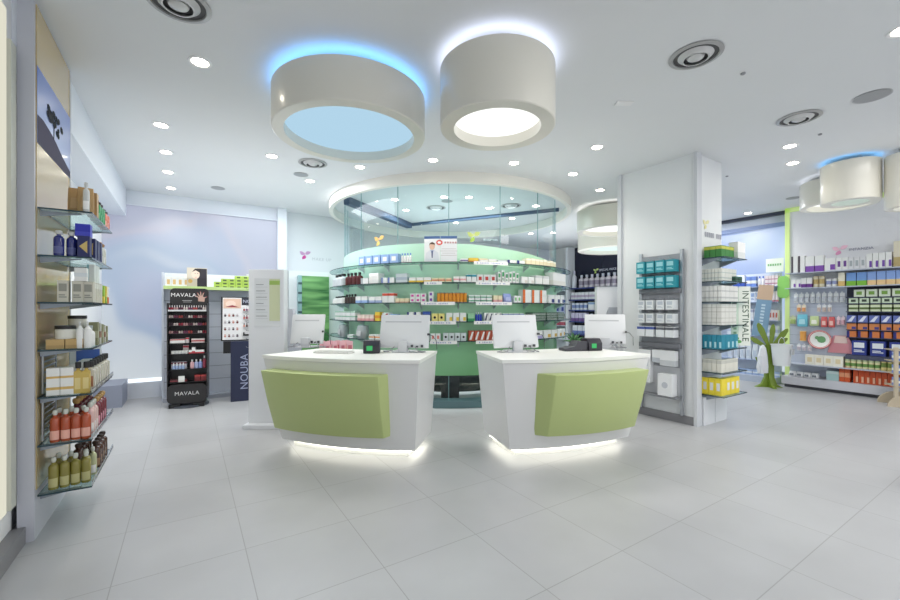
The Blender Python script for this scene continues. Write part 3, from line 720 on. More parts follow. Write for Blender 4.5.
def vent(p, r, label):
    t = thing('air_vent', label, 'ceiling vent', (p[0], p[1], 3.2995), 0, 'round ceiling vents')
    MB().lathe([(r*.97, -.001), (r, -.006), (r*.84, -.014), (r*.82, -.004)], 40, caps=False).build('outer_ring', M('vent_metal', (172, 172, 172), .35, .3), t)
    MB().lathe([(.0001, -.0015), (r*.83, -.0015)], 32, caps=False).build('dark_throat', M('vent_dark', (84, 84, 86), .6), t)
    MB().lathe([(r*.66, -.004), (r*.5, -.03), (r*.44, -.03), (r*.58, -.002)], 32, caps=False).build('middle_cone', M('vent_metal2', (206, 206, 206), .35, .2), t)
    MB().lathe([(.0001, -.036), (r*.16, -.034), (r*.3, -.022), (r*.34, -.006)], 32, caps=False).build('centre_cone', M('vent_metal2', (206, 206, 206), .35, .2), t)
for p, r, l in (((-.05, 3.04), .18, 'round metal air vent over the wall picture'), ((3.19, 1.59), .18, 'round metal air vent in front of the white column'), ((5.09, 1.56), .18, 'round metal air vent nearest the hanging drums'), ((1.36, 5.42), .18, 'round metal air vent behind the blue drum lamp')): vent(p, r, l)
for px, py, l in ((436, 207.5, 'round air vent inside the glass enclosure, nearer the bulkhead'), (511, 205.5, 'round air vent inside the glass enclosure, nearer the column')): p = hz(px, py, 3.3); vent((p.x, p.y), .18, l)
for px, py, r, l in ((872, 96, .13, 'flat grey round speaker beside the vent by the drums'), (301, 174.5, .1, 'flat grey round speaker beside the vent behind the blue drum'), (218, 188, .1, 'flat grey round speaker near the row of spotlights'), (793, 198, .1, 'flat grey round speaker beyond the hanging drums'), (447, 201, .1, 'flat grey round speaker inside the glass enclosure')):
    p = hz(px, py, 3.3)
    t = thing('ceiling_speaker', l, 'speaker', (p.x, p.y, 3.2995))
    MB().lathe([(r*.9, -.001), (r, -.005), (r*.98, 0)], 28, caps=False).build('rim', C(186, 188, 192), t)
    MB().lathe([(.0001, -.004), (r*.92, -.004)], 28, caps=False).build('cloth_cover', C(156, 158, 162), t)
p = hz(624, 103, 3.3); t = thing('emergency_light', 'small white rectangular emergency light on the ceiling', 'ceiling light', (p.x, p.y, 3.2995), -.55)
MB().box(-.075, .075, -.04, .04, -.006, 0).build('frame', C(232, 232, 232), t); MB().box(-.05, 0, -.022, .022, -.009, -.006).build('lens', C(248, 248, 248, .2), t)
for px, py, l in ((743, 73, 'tiny grey ceiling sensor near the front vent'), (727, 176, 'tiny grey ceiling sensor beside the column top'), (820, 134, 'tiny grey ceiling sensor near the hanging drums')):
    p = hz(px, py, 3.3); tag(MB().lathe([(.018, 0), (.018, -.008), (.01, -.014), (.0001, -.014)], 14).build('ceiling_sensor', C(150, 152, 156), None, loc=(p.x, p.y, 3.2995)), l, 'sensor')
SHELL = M('drum_shell', (224, 221, 210), .3, coat=.25)
def drum(cx, cy, r, z0, z1, rin, gcol, dcol, label, dstr=2.2, gstr=9, open_col=None):
    t = thing('drum_lamp', label, 'ceiling lamp', (cx, cy, z0), 0, None)
    h = z1-z0
    MB().lathe([(rin*r, .0), (r*.985, 0), (r, .008), (r, h), (r*.97, h), (r*.97, .12), (rin*r*1.0, .085), (rin*r, 0)], 72, caps=False).build('shell', SHELL, t)
    MB().lathe([(.0001, .082), (rin*r*1.02, .082)], 48, caps=False).build('diffuser', emission('diffuser_%d_%d_%d_%.1f' % (*dcol, dstr), dcol, dstr), t)
    MB().lathe([(.86*r, h-.004), (.965*r, h-.004)], 64, caps=False).build('halo_strip', emission('halo_%d_%d_%d_%.1f' % (*gcol, gstr), gcol, gstr), t)
    MB().lathe([(.0001, h-.006), (.97*r, h-.006)], 48, caps=False).build('top_plate', SHELL, t)
    for k in range(3): a = k*2.09; MB().tube([(r*.5*math.cos(a), r*.5*math.sin(a), h-.006), (r*.5*math.cos(a), r*.5*math.sin(a), 3.299-z0)], .01, 6).build('hanger_rod', STEEL, t)
    return t
def at(px, D): X = (px-CX)/FPX*D; return (X*_c+D*_s, -X*_s+D*_c)
drum(*at(351, 3.56), .64, 2.90, 3.225, .85, (112, 178, 246), (186, 222, 244), 'large low drum lamp with blue glow over the counters', .66, 4.0)
drum(*at(497, 3.14), .435, 2.785, 3.225, .76, (222, 230, 255), (252, 253, 250), 'tall white drum lamp with white glow beside the large blue one', 1.0, 3.6)
drum(*at(850, 5.2), .285, 2.76, 3.245, .62, (96, 180, 246), (206, 242, 246), 'small drum lamp with blue glow, before the two others by the wall', .8, 3)
drum(*at(838, 5.85), .42, 2.88, 3.23, .82, (240, 244, 255), (250, 252, 244), 'wide drum lamp with white glow behind the small blue one', 1.0, 1.6)
drum(*at(915, 4.78), .25, 2.60, 3.22, .7, (250, 252, 255), (246, 252, 252), 'tall drum lamp cut off at the edge of the view', 1.0, 1)
drum(*at(612, 7.6), .62, 2.86, 3.23, .84, (248, 246, 240), (252, 253, 246), 'white drum lamp between the rotunda and the column, the higher of two', 1.0, 1.8)
drum(*at(614, 9.25), .78, 2.74, 3.22, .82, (200, 236, 250), (226, 246, 242), 'white drum lamp between the rotunda and the column, the lower of two', .8, 1.8)

# ------------------------------------------------------------------ left wall: tall panel with picture, glass shelves and bottles
dp = thing('landscape_display', 'tall glossy tan wall panel with a landscape picture near its top', 'wall panel', (-.82, 3.9, 0))
def DL(o): o.location = (.82, -3.9, 0); return o
DL(MB().box(-.86, -.785, 3.45, 4.32, .0, 3.275).build('side_frame', M('panel_frame', (196, 198, 208), .4), dp))
DL(MB().box(-.785, -.78, 3.475, 4.315, .3, 3.27).build('tan_backing', TAN, dp))
DL(MB().box(-.785, -.775, 4.305, 4.325, .0, 3.275).build('edge_strip', M('panel_edge_light', (226, 230, 238), .25), dp))
def sky_mat():
    m = bpy.data.materials.new('printed_sky'); m.use_nodes = True; nt = m.node_tree; b = nt.nodes['Principled BSDF']
    tc = nt.nodes.new('ShaderNodeTexCoord'); sp = nt.nodes.new('ShaderNodeSeparateXYZ'); nt.links.new(tc.outputs['Object'], sp.inputs[0])
    mr = nt.nodes.new('ShaderNodeMapRange'); mr.inputs['From Min'].default_value = 2.43; mr.inputs['From Max'].default_value = 2.9
    nt.links.new(sp.outputs['Z'], mr.inputs['Value'])
    cr = nt.nodes.new('ShaderNodeValToRGB'); cr.color_ramp.elements[0].color = (*lin((160, 180, 222)), 1); cr.color_ramp.elements[1].color = (*lin((92, 120, 196)), 1)
    nt.links.new(mr.outputs[0], cr.inputs[0]); nt.links.new(cr.outputs[0], b.inputs['Base Color']); b.inputs['Roughness'].default_value = .3; b.inputs['Specular IOR Level'].default_value = .3
    b.inputs['Coat Weight'].default_value = .1
    return m
DL(MB().box(-.78, -.778, 3.478, 4.312, 2.43, 2.9).build('picture_sky', sky_mat(), dp))
mb = MB(); X = -.7775
ridge = [(3.478, 2.60), (3.6, 2.61), (3.75, 2.595), (3.9, 2.57), (4.05, 2.53), (4.2, 2.50), (4.312, 2.48)]
mb.add([(X, y, 2.43) for y, z in ridge]+[(X, y, z) for y, z in ridge], [(i, i+1, i+8, i+7) for i in range(6)])
DL(mb.build('picture_hill', M('printed_hill', (84, 82, 100), .7, spec=.05, noise=.2), dp))
mb = MB(); X = -.777
mb.add([(X, 3.83, 2.57), (X, 3.85, 2.57), (X, 3.86, 2.66), (X, 3.84, 2.66)], [(0, 1, 2, 3)])
for k in range(26):
    cy, cz, rr = 3.86+random.gauss(0, .07), 2.70+random.gauss(0, .025), random.uniform(.012, .035)
    mb.sheet([(X+.0001*k, cy+rr*1.5*math.cos(j*.9), cz+rr*math.sin(j*.9)) for j in range(7)])
DL(mb.build('picture_tree', M('printed_tree', (44, 48, 56), .7, spec=.05), dp))
# lit slot beside the panel
wl = thing('wall_light', 'tall cream light strip on the wall beside the tan panel', 'wall light', (-.884, 3.2, 0))
MB().box(0, .02, .02, .1, .25, 3.1).build('diffuser', emission('cream_glow', (255, 252, 232), .55), wl)
MB().box(0, .03, .13, .22, .25, 2.95).build('side_fin', M('fin_grey', (200, 202, 192), .4), wl)
# grey louvre boards behind the lower shelves
for z0, nm in ((.58, 'second lowest'), (.875, 'third lowest')):
    lv = thing('louvre_panel', 'small silver louvred panel standing on the %s glass shelf' % nm, 'panel', (-.772, 3.56, z0), 0, 'louvred panels on the tan wall')
    MB().box(0, .006, -.02, 0, 0, .26).box(0, .006, .28, .30, 0, .26).build('frame', M('louvre_frame', (206, 208, 214), .3), lv)
    mb = MB()
    for k in range(7): mb.add([(.003, 0, .02+k*.034), (.003, .28, .02+k*.034), (.012, .28, .036+k*.034), (.012, 0, .036+k*.034)], [(0, 1, 2, 3)])
    mb.build('louvre_blade', M('louvre_slat', (186, 196, 212), .25, .5), lv)
LZ = [.27, .57, .865, 1.155, 1.45, 1.74, 2.03]
LN = ['lowest', 'sixth', 'fifth', 'fourth', 'third', 'second', 'top']
for i, z in enumerate(LZ):
    t = thing('glass_shelf', '%s glass shelf on the tan wall panel' % LN[i], 'shelf', (-.78, 3.46, z), 0, 'glass shelves on the tan panel')
    o = MB().box(.006, .26, 0, .84, -.01, 0).build('glass_plate', [GEDGE, GLASSS], t, smooth=False)
    for p in o.data.polygons: p.material_index = 1 if abs(p.normal.z) > .5 else 0
    for yy in (.06, .8):
        b = MB(); b.add([(.006, yy-.004, -.045), (.2, yy-.004, -.016), (.2, yy-.004, -.0102), (.006, yy-.004, -.0102), (.006, yy+.004, -.045), (.2, yy+.004, -.016), (.2, yy+.004, -.0102), (.006, yy+.004, -.0102)], [(0,1,2,3),(7,6,5,4),(0,4,5,1),(1,5,6,2),(2,6,7,3),(3,7,4,0)])
        b.build('bracket', M('bracket_steel', (150, 156, 166), .3, .5), t)
    if i < 3:
        mb = MB(); mb.box(.258, .264, 0, .86, .0, .006); mb.box(.258, .264, 0, .86, .026, .031)
        for k in range(15): mb.box(.259, .263, .0+k*.0612, .004+k*.0612, .0, .03)
        mb.build('front_rail', CHROME, t)
PO = 'the near end'
def lp(i, x, y, dz=0): return (x, y, LZ[i]+.001+dz)
def lplace(i): return 'on %s tan-wall shelf' % LN[i]
RZL = 0
def full_bottle(name, desc, i, x, y, r, h, body, cap, lab, square=False, capname='cap', dz=0, rz=0, glassy=False, capr=.5):
    """a bottle big enough to show its parts: body mesh with label and cap children"""
    key = ('fb', name, r, h, body, square)
    if key not in _cache:
        mb = MB()
        if square:
            n = 4; pr = lambda s, z: [(-s, -s, z), (s, -s, z), (s, s, z), (-s, s, z)]
            mb.loft([pr(r*.96, 0), pr(r, .01), pr(r, h*.66), pr(r*.9, h*.70), pr(r*.4, h*.74), pr(r*.4, h*.8)])
            cp = MB().lathe([(r*capr, h*.8), (r*capr, h*.97), (r*capr*.9, h)], 12)
            lb = MB().box(-r*.7, r*.7, -r-.0012, -r-.0004, h*.14, h*.5)
        else:
            mb.lathe([(r*.93, 0), (r, .008), (r, h*.66), (r*.93, h*.72), (r*.7, h*.77), (r*.42, h*.79), (r*.4, h*.84)], 18)
            cp = MB().lathe([(r*capr*.9, h*.84), (r*capr*1.25, h*.9), (r*capr*1.2, h*.97), (r*capr*.8, h)], 14)
            lb = MB(); n = 8; vs = []
            for k in range(n+1): a = R_(-90-55+110*k/n); vs += [((r+.001)*math.cos(a), (r+.001)*math.sin(a), h*.08), ((r+.001)*math.cos(a), (r+.001)*math.sin(a), h*.36)]
            lb.add(vs, [(k*2, k*2+2, k*2+3, k*2+1) for k in range(n)])
        _cache[key] = (mb.mesh(name, [col_mat(body)]), cp.mesh('cap', [col_mat(cap)]), lb.mesh('label', [col_mat(lab)]))
    a, b, c = _cache[key]
    o = put(a, name, 'bottle', lp(i, x, y, dz), rz, desc, lplace(i), PO, 'bottles', key=y*10+x)
    link(capname, b, o); link('front_label', c, o); return o
ORL = M('amber_liquid', (176, 78, 46), .12, coat=.4); OLV = M('olive_liquid', (138, 130, 60), .12, coat=.4); BRN = M('brown_glass', (74, 42, 32), .14, coat=.4)
YLQ = M('golden_liquid', (206, 176, 88), .12, coat=.4); BLG = M('cobalt_glass', (36, 44, 120), .12, coat=.5); PKL = M('rose_liquid', (226, 190, 186), .14, coat=.3); RSL = M('wine_liquid', (120, 46, 60), .14, coat=.3)
CLR = M('clear_stopper', (206, 208, 200), .1, coat=.4)
# lowest shelf: olive bottles in front, brown ones behind
for k, x in enumerate((-.715, -.665, -.615, -.565)): full_bottle('oil_bottle', 'squat olive oil bottle with clear stopper', 0, x, 3.53+.012*k, .0255, .20, OLV, CLR, (190, 184, 130), capr=.42)
for k, x in enumerate((-.71, -.65, -.575)): full_bottle('oil_bottle', 'squat olive oil bottle with clear stopper', 0, x, 3.62, .0255, .20, OLV, CLR, (190, 184, 130), capr=.42)
full_bottle('oil_bottle', 'pale olive bottle with clear stopper', 0, -.552, 3.70, .022, .19, M('pale_olive', (186, 190, 150), .12), CLR, W, capr=.42)
for k in range(4):
    full_bottle('bath_bottle', 'dark brown bottle with dark cap', 0, -.56, 3.86+.09*k, .032, .19, BRN, (60, 44, 38), (150, 120, 90))
    full_bottle('bath_bottle', 'dark brown bottle with dark cap', 0, -.65, 3.84+.09*k, .032, .19, BRN, (60, 44, 38), (150, 120, 90))
# second: amber bottles with pink labels; wood-stopper bottles behind
for k, x in enumerate((-.705, -.655, -.605, -.557)): full_bottle('bath_oil_bottle', 'amber bottle with pink label and clear stopper', 1, x, 3.515, .0255, .20, ORL, CLR, (236, 176, 160), capr=.42)
for k, x in enumerate((-.70, -.64, -.58)): full_bottle('bath_oil_bottle', 'amber bottle with pink label and clear stopper', 1, x, 3.585, .0255, .20, ORL, CLR, (236, 176, 160), capr=.42)
for k in range(3): full_bottle('lotion_bottle', 'pale rose bottle with clear stopper', 1, -.553, 3.62+.065*k, .024, .21, PKL, CLR, W, capr=.45)
for k in range(4): full_bottle('lotion_bottle', 'wine red bottle with wooden stopper', 1, -.553, 3.84+.08*k, .026, .21, RSL, (190, 150, 90), (230, 160, 180), capr=.55)
for k in range(5): full_bottle('lotion_bottle', 'deep red bottle with wooden stopper', 1, -.64-.0*k, 3.72+.1*k, .03, .23, M('deep_red', (92, 28, 36), .14), (190, 150, 90), (190, 120, 110), capr=.55)
# third
for x in (-.71, -.645): carton(.062, .062, .17, W, (214, 176, 100), 'two', lp(2, x, 3.52), 0, 'white carton with two gold bands', lplace(2), 'the wall', key=x, name='cosmetic_carton')
for x in (-.585, -.545): full_bottle('cologne_bottle', 'golden square bottle with black cap', 2, x-.01, 3.51, .02, .20, YLQ, BK, (226, 206, 140), True, capr=.75)
for k in range(7):
    full_bottle('cologne_bottle', 'cream square bottle with black cap', 2, -.547, 3.585+.095*k, .026, .195, M('cream_glass', (222, 218, 204), .2), BK, ((170, 130, 70), (150, 60, 80))[k % 2] if False else (176, 120, 90), True, capr=.75)
    if k < 5: carton(.06, .06, .17, W, (200, 190, 170), 'band', lp(2, -.63, 3.62+.1*k), 0, 'cream carton behind the bottles', lplace(2), PO, key=k, name='cosmetic_carton')
pc = thing('picture_card', 'blue and white picture card standing behind the black-capped bottles', 'card', (-.66, 4.14, LZ[2]+.001), .6)
MB().box(-.1, .1, -.003, .003, 0, .25).build('board', C(226, 230, 236), pc)
MB().box(-.06, .09, -.0045, -.0031, .07, .23).build('blue_print', C(56, 96, 180), pc)
# middle
for j in range(2):
    for x in (-.70, -.61): carton(.085, .085, .06, (196, 164, 110), (176, 146, 96), 'low', lp(3, x, 3.53+.1*j), 0, 'kraft paper carton', lplace(3), PO, key=j*10+x, name='cosmetic_carton')
def jar(i, x, y, dz, r, h, desc, base, lid):
    o = put(lathe_mesh('jar', r, h, base, lid), 'cream_jar', 'jar', lp(i, x, y, dz), 0, desc, lplace(i), PO, 'jars', key=y*10+x); return o
jar(3, -.66, 3.53, .061, .05, .085, 'white jar with wide black lid on the kraft cartons', (222, 220, 210), BK)
jar(3, -.63, 3.72, 0, .05, .12, 'tall white jar with wide black lid', (222, 220, 210), BK)
jar(3, -.645, 3.78, .121, .05, .085, 'white jar with black lid on the stacked jars', (222, 220, 210), BK)
jar(3, -.66, 3.86, 0, .05, .12, 'tall white jar with wide black lid', (222, 220, 210), BK)
for x in (-.585, -.547): put(lathe_mesh('pump', .019, .17, W, (220, 220, 220)), 'pump_bottle', 'bottle', lp(3, x, 3.50), 1.57, 'white pump bottle', lplace(3), 'the wall', 'bottles', key=x)
for k in range(5):
    carton(.05, .05, .16-.01*k, ((140, 142, 108), (200, 200, 190))[k % 2], ((180, 180, 150), (150, 110, 90))[k % 2], 'band', lp(3, -.55, 3.72+.095*k), 0, ('olive green carton', 'pale grey carton')[k % 2], lplace(3), PO, key=k, name='cosmetic_carton')
for k in range(2): put(lathe_mesh('bottle', .022, .14, W, GY), 'lotion_bottle', 'bottle', lp(3, -.555, 3.60+.055*k), 0, 'small white bottle with grey cap', lplace(3), PO, key=k)
# third highest
for k, x in enumerate((-.665, -.60, -.55)): carton(.052, .06, .135, (206, 202, 188), (150, 150, 140), 'label', lp(4, x, 3.52+.02*k), 0, 'beige carton with grey lettering block', lplace(4), 'the wall', key=x, name='cosmetic_carton')
for k in range(6): carton(.05, .06, .135, (206, 202, 188), (226, 226, 216), 'top', lp(4, -.553, 3.64+.075*k) if k < 4 else lp(4, -.62, 3.66+.09*(k-4)), 0, 'beige carton with pale top', lplace(4), PO, key=k, name='cosmetic_carton')
carton(.06, .06, .085, W, (220, 226, 230), 'band', lp(4, -.585, 3.545, .137), 0, 'plain white carton stacked on the beige ones', lplace(4), PO, name='cosmetic_carton')
for k in range(3): carton(.04, .05, .12, (230, 236, 232), (130, 180, 190), 'side', lp(4, -.555, 3.67+.07*k, .137), 0, 'thin white carton with blue side, upper tier', lplace(4), PO, key=k, name='cosmetic_carton')
for k in range(3): carton(.05, .06, .13, ((150, 200, 60), (220, 200, 70), (240, 240, 236))[k], ((240, 220, 80), (130, 180, 60), (230, 120, 60))[k], 'low', lp(4, -.55, 3.96+.09*k), 0, ('lime green carton', 'yellow carton', 'white carton with orange foot')[k], lplace(4), PO, key=k, name='cosmetic_carton')
# second highest: cobalt bottles and dark blue cartons
for k, (x, y) in enumerate(((-.685, 3.50), (-.63, 3.53), (-.60, 3.60))): full_bottle('cobalt_bottle', 'cobalt blue bottle with clear pump cap', 5, x, y, .026, .16, BLG, (206, 206, 206), (90, 96, 150), capr=.55)
for k, (x, y) in enumerate(((-.565, 3.52), (-.552, 3.62), (-.552, 3.72), (-.552, 3.82))): carton(.06, .07, .135, (34, 40, 96), (206, 180, 110), 'tri', lp(5, x, y), 0, 'dark blue carton with gold triangle', lplace(5), PO, key=y, name='cosmetic_carton')
carton(.075, .07, .08, (44, 50, 180), (70, 76, 200), 'low', lp(5, -.575, 3.555, .137), 0, 'bright blue carton stacked on the dark ones', lplace(5), PO, name='cosmetic_carton')
for k in range(2): full_bottle('toner_bottle', 'pale bottle with brown cap', 5, -.55, 3.95+.1*k, .024, .16, M('pale_glass', (214, 214, 206), .15), (170, 130, 90), W)
# top
for k, (x, y) in enumerate(((-.62, 3.60), (-.565, 3.55))): put(pouch_mesh(.085, .05, .17, (176, 142, 94), (190, 158, 112)), 'paper_bag', 'bag', lp(6, x, y), .2*k, 'brown kraft paper bag', lplace(6), 'the wall', key=x)
full_bottle('tonic_bottle', 'clear bottle with silver cap', 6, -.552, 3.485, .017, .19, M('clear_bottle', (206, 208, 206), .1), (200, 200, 200), W)
carton(.05, .06, .16, (186, 150, 100), (160, 124, 80), 'side', lp(6, -.545, 3.66), 0, 'tall tan carton', lplace(6), PO, name='cosmetic_carton')
for k in range(3): full_bottle('shampoo_bottle', 'green bottle with black cap', 6, -.55, 3.79+.085*k, .03, .15, M('green_gloss', (60, 150, 96), .2), BK, (120, 190, 140))
for k in range(2): full_bottle('shampoo_bottle', 'coral bottle with black cap', 6, -.55, 4.07+.1*k, .03, .14, M('coral_gloss', (226, 130, 110), .2), BK, (240, 190, 180))

# ------------------------------------------------------------------ back left: slat-wall gondola, make-up stands, notice stand
gd = thing('slatwall_gondola', 'low grey slat-wall display unit with lime shelf edge under the frosted window', 'display unit', (.4, 7.82, 0))
mb = MB(); mb.box(-.72, .85, -.12, .12, .06, 1.72); mb.build('slat_panel', SLAT, gd)
mb = MB()
for k in range(7): mb.box(-.72, .85, -.1225, -.1201, .28+k*.21, .288+k*.21)
mb.build('slat_groove', C(146, 150, 164), gd)
MB().box(-.74, -.71, -.16, .14, 0, 1.98).build('end_panel', M('gondola_end', (206, 212, 224), .4), gd)
MB().box(-.71, .85, -.34, .12, 1.725, 1.745).build('top_shelf', M('gondola_white', (226, 230, 234), .4), gd)
MB().box(-.71, .85, -.352, -.34, 1.715, 1.765).build('shelf_edge', LIMEL, gd)
MB().box(-.71, .85, .08, .12, 1.745, 1.99).build('header_board', M('gondola_white', (226, 230, 234), .4), gd)
MB().box(-.72, .85, -.3, .12, 0, .06).build('plinth', C(170, 174, 186), gd)
# boxes on the gondola
for k in range(5):
    x = -.25+.075*k
    carton(.07, .08, .16 if k < 4 else .16, W, (226, 190, 130), 'square', (x, 7.56, 1.746), 0, 'white carton with gold square', 'on the gondola top shelf', 'the frosted window end')
carton(.2, .1, .06, (232, 232, 190), W, 'band', (-.17, 7.72, 1.746), 0, 'flat pale yellow carton', 'on the gondola top shelf', 'end')
carton(.26, .12, .2, W, (236, 238, 226), 'top', (-.12, 7.62, 1.83) if False else (.08, 7.79, 1.746), 0, 'large white carton at the back', 'on the gondola top shelf', 'end')
for tr, x0 in enumerate((.40, .40, .50, .70)):
    k = 0
    while x0+.102*k < 1.12:
        carton(.098, .12, .052, (176, 204, 90), (70, 90, 50), 'square', (x0+.102*k, 7.6, 1.746+.053*tr), 0, 'lime green carton', 'in tier %s on the gondola top' % ('one', 'two', 'three', 'four')[tr], 'the portrait card')
        k += 1
for k in range(2): carton(.06, .1, .03, W, GY, 'band', (.85+.1*k, 7.6, 1.9585), 0, 'tiny white carton on the lime stack', 'on the gondola top', 'the portrait card')
pcx = thing('portrait_card', 'upright advert card with a dark-haired face on the gondola', 'advert', (.12, 7.51, 1.747), .0)
MB().box(-.135, .135, -.004, .004, 0, .31).build('board', C(206, 196, 178), pcx)
mb = MB(); mb.sheet([(-.0, -.0046, .0), (.13, -.0046, .0), (.13, -.0046, .3), (.0, -.0046, .3)], 0)
mb.sheet([(-.02+.055*math.cos(k*.449), -.005, .21+.075*math.sin(k*.449)) for k in range(14)], 1)
mb.sheet([(-.07, -.0054, .24), (-.03, -.0054, .295), (.05, -.0054, .3), (.06, -.0054, .2), (.03, -.0054, .24), (-.02, -.0054, .27)], 2)
mb.sheet([(-.04, -.0054, .22), (-.02, -.0054, .225), (-.02, -.0054, .217)], 2); mb.sheet([(.0, -.0054, .225), (.022, -.0054, .222), (.0, -.0054, .216)], 2)
mb.sheet([(-.03, -.0054, .165), (-.005, -.0054, .168), (-.015, -.0054, .157)], 3)
mb.sheet([(-.09+.03*math.cos(k*.449), -.0052, .1+.03*math.sin(k*.449)) for k in range(14)], 4)
mb.build('printed_face', [C(46, 42, 50), C(230, 204, 186), C(40, 34, 36), C(190, 90, 90), C(210, 170, 90)], pcx, smooth=False)

# tall dark nail-polish stand
MV = thing('nail_polish_stand', 'tall dark free-standing nail polish display with white lettering', 'display stand', (.015, 7.18, 0), -.16)
w = .245
DS = M('stand_dark', (44, 42, 44), .35)
def rr_poly(w, z0, z1, r, n=6):
    pts = []
    for cx, cz, a0 in ((w-r, z0+r, -90), (w-r, z1-r, 0), (-w+r, z1-r, 90), (-w+r, z0+r, 180)):
        for k in range(n+1): a = R_(a0+90*k/n); pts.append((cx+r*math.cos(a), cz+r*math.sin(a)))
    return pts
mb = MB(); P = rr_poly(w, .06, 1.72, .06); n = len(P)
mb.add([(x, .03, z) for x, z in P]+[(x, .06, z) for x, z in P], [tuple(range(n)), tuple(range(2*n-1, n-1, -1))]+[(i, i+n, (i+1) % n+n, (i+1) % n) for i in range(n)]); mb.build('back_panel', DS, MV)
for s in (-1, 1): MB().box(s*w-.006, s*w+.006, -.14, .06, .12, 1.5).build('side_panel', DS, MV)
mb = MB(); P = rr_poly(w, .06, .33, .07); n = len(P)
mb.add([(x, -.17, z) for x, z in P]+[(x, -.02, z) for x, z in P], [tuple(range(n)), tuple(range(2*n-1, n-1, -1))]+[(i, i+n, (i+1) % n+n, (i+1) % n) for i in range(n)]); mb.build('front_panel', DS, MV)
for s in (-1, 1): MB().box(s*.15-.07, s*.15+.07, -.2, .1, 0, .06).build('foot', BLACK, MV, bevel=.01)
MB().lathe([(.255, 0), (.255, .02), (.24, .025)], 32).build('base_plate', C(70, 74, 84), MV)
text('MAVALA', .078, 'header_lettering', C(240, 240, 240), (1, 0, 0), (0, -1, 0), (-.075, .028, 1.62), MV, spacing=1.1)
text('MAVALA', .074, 'foot_lettering', C(226, 226, 226), (1, 0, 0), (0, -1, 0), (.0, -.172, .2), MV, spacing=1.1)
mb = MB(); mb.box(-.09, .03, .026, .0295, 1.535, 1.545); mb.box(-.08, .02, .026, .0295, 1.515, 1.522); mb.build('small_print', C(170, 170, 170), MV)
# hand with painted nails on the header
mb = MB(); c0 = Vector((.15, .027, 1.57))
def Hq(poly, dy, mi): mb.sheet([(c0.x+x*.8, c0.y-dy, c0.z+z*.8) for x, z in poly], mi)
Hq([(-.05, -.05), (.05, -.06), (.06, .02), (.01, .05), (-.05, .03)], .001, 0)
for k, (a, l) in enumerate(((150, .1), (120, .12), (95, .13), (70, .12), (20, .09))):
    d = Vector((math.cos(R_(a)), math.sin(R_(a)))); nn = Vector((-d.y, d.x))*.011; b = d*.03; e = d*l
    Hq([(b.x+nn.x, b.y+nn.y), (b.x-nn.x, b.y-nn.y), (e.x-nn.x*.7, e.y-nn.y*.7), (e.x+nn.x*.7, e.y+nn.y*.7)], .0015, 0)
    e2 = d*(l+.012); e1 = d*(l-.01)
    Hq([(e1.x+nn.x*.6, e1.y+nn.y*.6), (e1.x-nn.x*.6, e1.y-nn.y*.6), (e2.x-nn.x*.3, e2.y-nn.y*.3), (e2.x+nn.x*.3, e2.y+nn.y*.3)], .002, 1)
mb.build('printed_hand', [C(206, 170, 156), C(170, 60, 80)], MV, smooth=False)
rows = [(1.40, 0), (1.285, 1), (1.175, 2), (1.06, 3), (.92, 4), (.765, 5), (.545, 6), (.36, 7)]
mvR = Matrix.Translation((.015, 7.18, 0)) @ Matrix.Rotation(-.16, 4, 'Z')
for z, k in rows:
    MB().box(-w, w, -.13, .03, z-.012, z).build('tray', BLACK if k else DS, MV)
    if k == 0: MB().box(-w, w, -.136, -.13, z-.02, z+.004).build('tray_edge', C(206, 208, 210), MV)
NC = [(150, 40, 60), (196, 150, 150), (90, 40, 60), (206, 190, 186), (120, 60, 90), (170, 70, 70), (70, 50, 60), (214, 204, 200)]
NNm = ['crimson', 'dusty rose', 'plum', 'nude', 'mauve', 'brick red', 'dark brown', 'pale cream']
for z, k in rows[:4]:
    for i in range(16):
        x = -.225+i*.03; q = mvR @ Vector((x, -.09, z+.001)); ci = (i//2+k*3) % 8
        put(lathe_mesh('vial', .0125, .068, NC[ci], (40, 38, 42) if k else (200, 196, 196), None, 8), 'nail_polish', 'nail polish', q, 0, NNm[ci]+' nail polish', '%s row of the dark stand' % ('top', 'second', 'third', 'fourth')[k], 'the window side', 'nail polishes')
def mv(k, x, me, name, cat, desc, plural=None, y=-.08, dz=0):
    z = rows[k][0]; q = mvR @ Vector((x*.84, y, z+.001+dz)); put(me, name, cat, q, -.16, desc, 'on the %s tray of the dark stand' % ('', '', '', '', 'fifth', 'sixth', 'seventh', 'lowest')[k], 'the window side', plural)
for i in range(4): mv(4, -.23+.052*i, carton_mesh(.048, .06, .06, W, (186, 50, 60), 'top'), 'carton', 'box', 'white carton with red top', 'boxes')
mv(4, -.01, carton_mesh(.04, .05, .08, (206, 200, 200), (190, 50, 60), 'top'), 'carton', 'box', 'taller grey carton with red top', 'boxes')
for i in range(4): mv(4, .08+.048*i, carton_mesh(.044, .06, .06, (226, 214, 212), (176, 50, 60), 'band'), 'carton', 'box', 'pale carton with red band', 'boxes')
for i in range(5): mv(5, -.225+.05*i, lathe_mesh('jar', .021, .045, W, W), 'small_jar', 'jar', 'small white jar')
for i in range(5): mv(5, .04+.045*i, carton_mesh(.042, .06, .05+.04*(i == 1), W, (190, 60, 70), 'low'), 'carton', 'box', 'white carton with red foot' if i != 1 else 'tall white carton with red foot', 'boxes')
mv(5, -.04, carton_mesh(.07, .04, .12, (226, 216, 214), (190, 70, 80), 'top'), 'carton', 'box', 'large pale carton with red top', 'boxes', -.03)
mv(6, -.14, carton_mesh(.19, .06, .1, (206, 206, 216), (120, 40, 60), 'top'), 'carton', 'box', 'wide grey carton with dark red top', 'boxes', -.03)
for i in range(4): mv(6, -.21+.047*i, lathe_mesh('vial', .018, .09, (170, 190, 226), W), 'remover_bottle', 'bottle', 'small pale blue bottle', None, -.09)
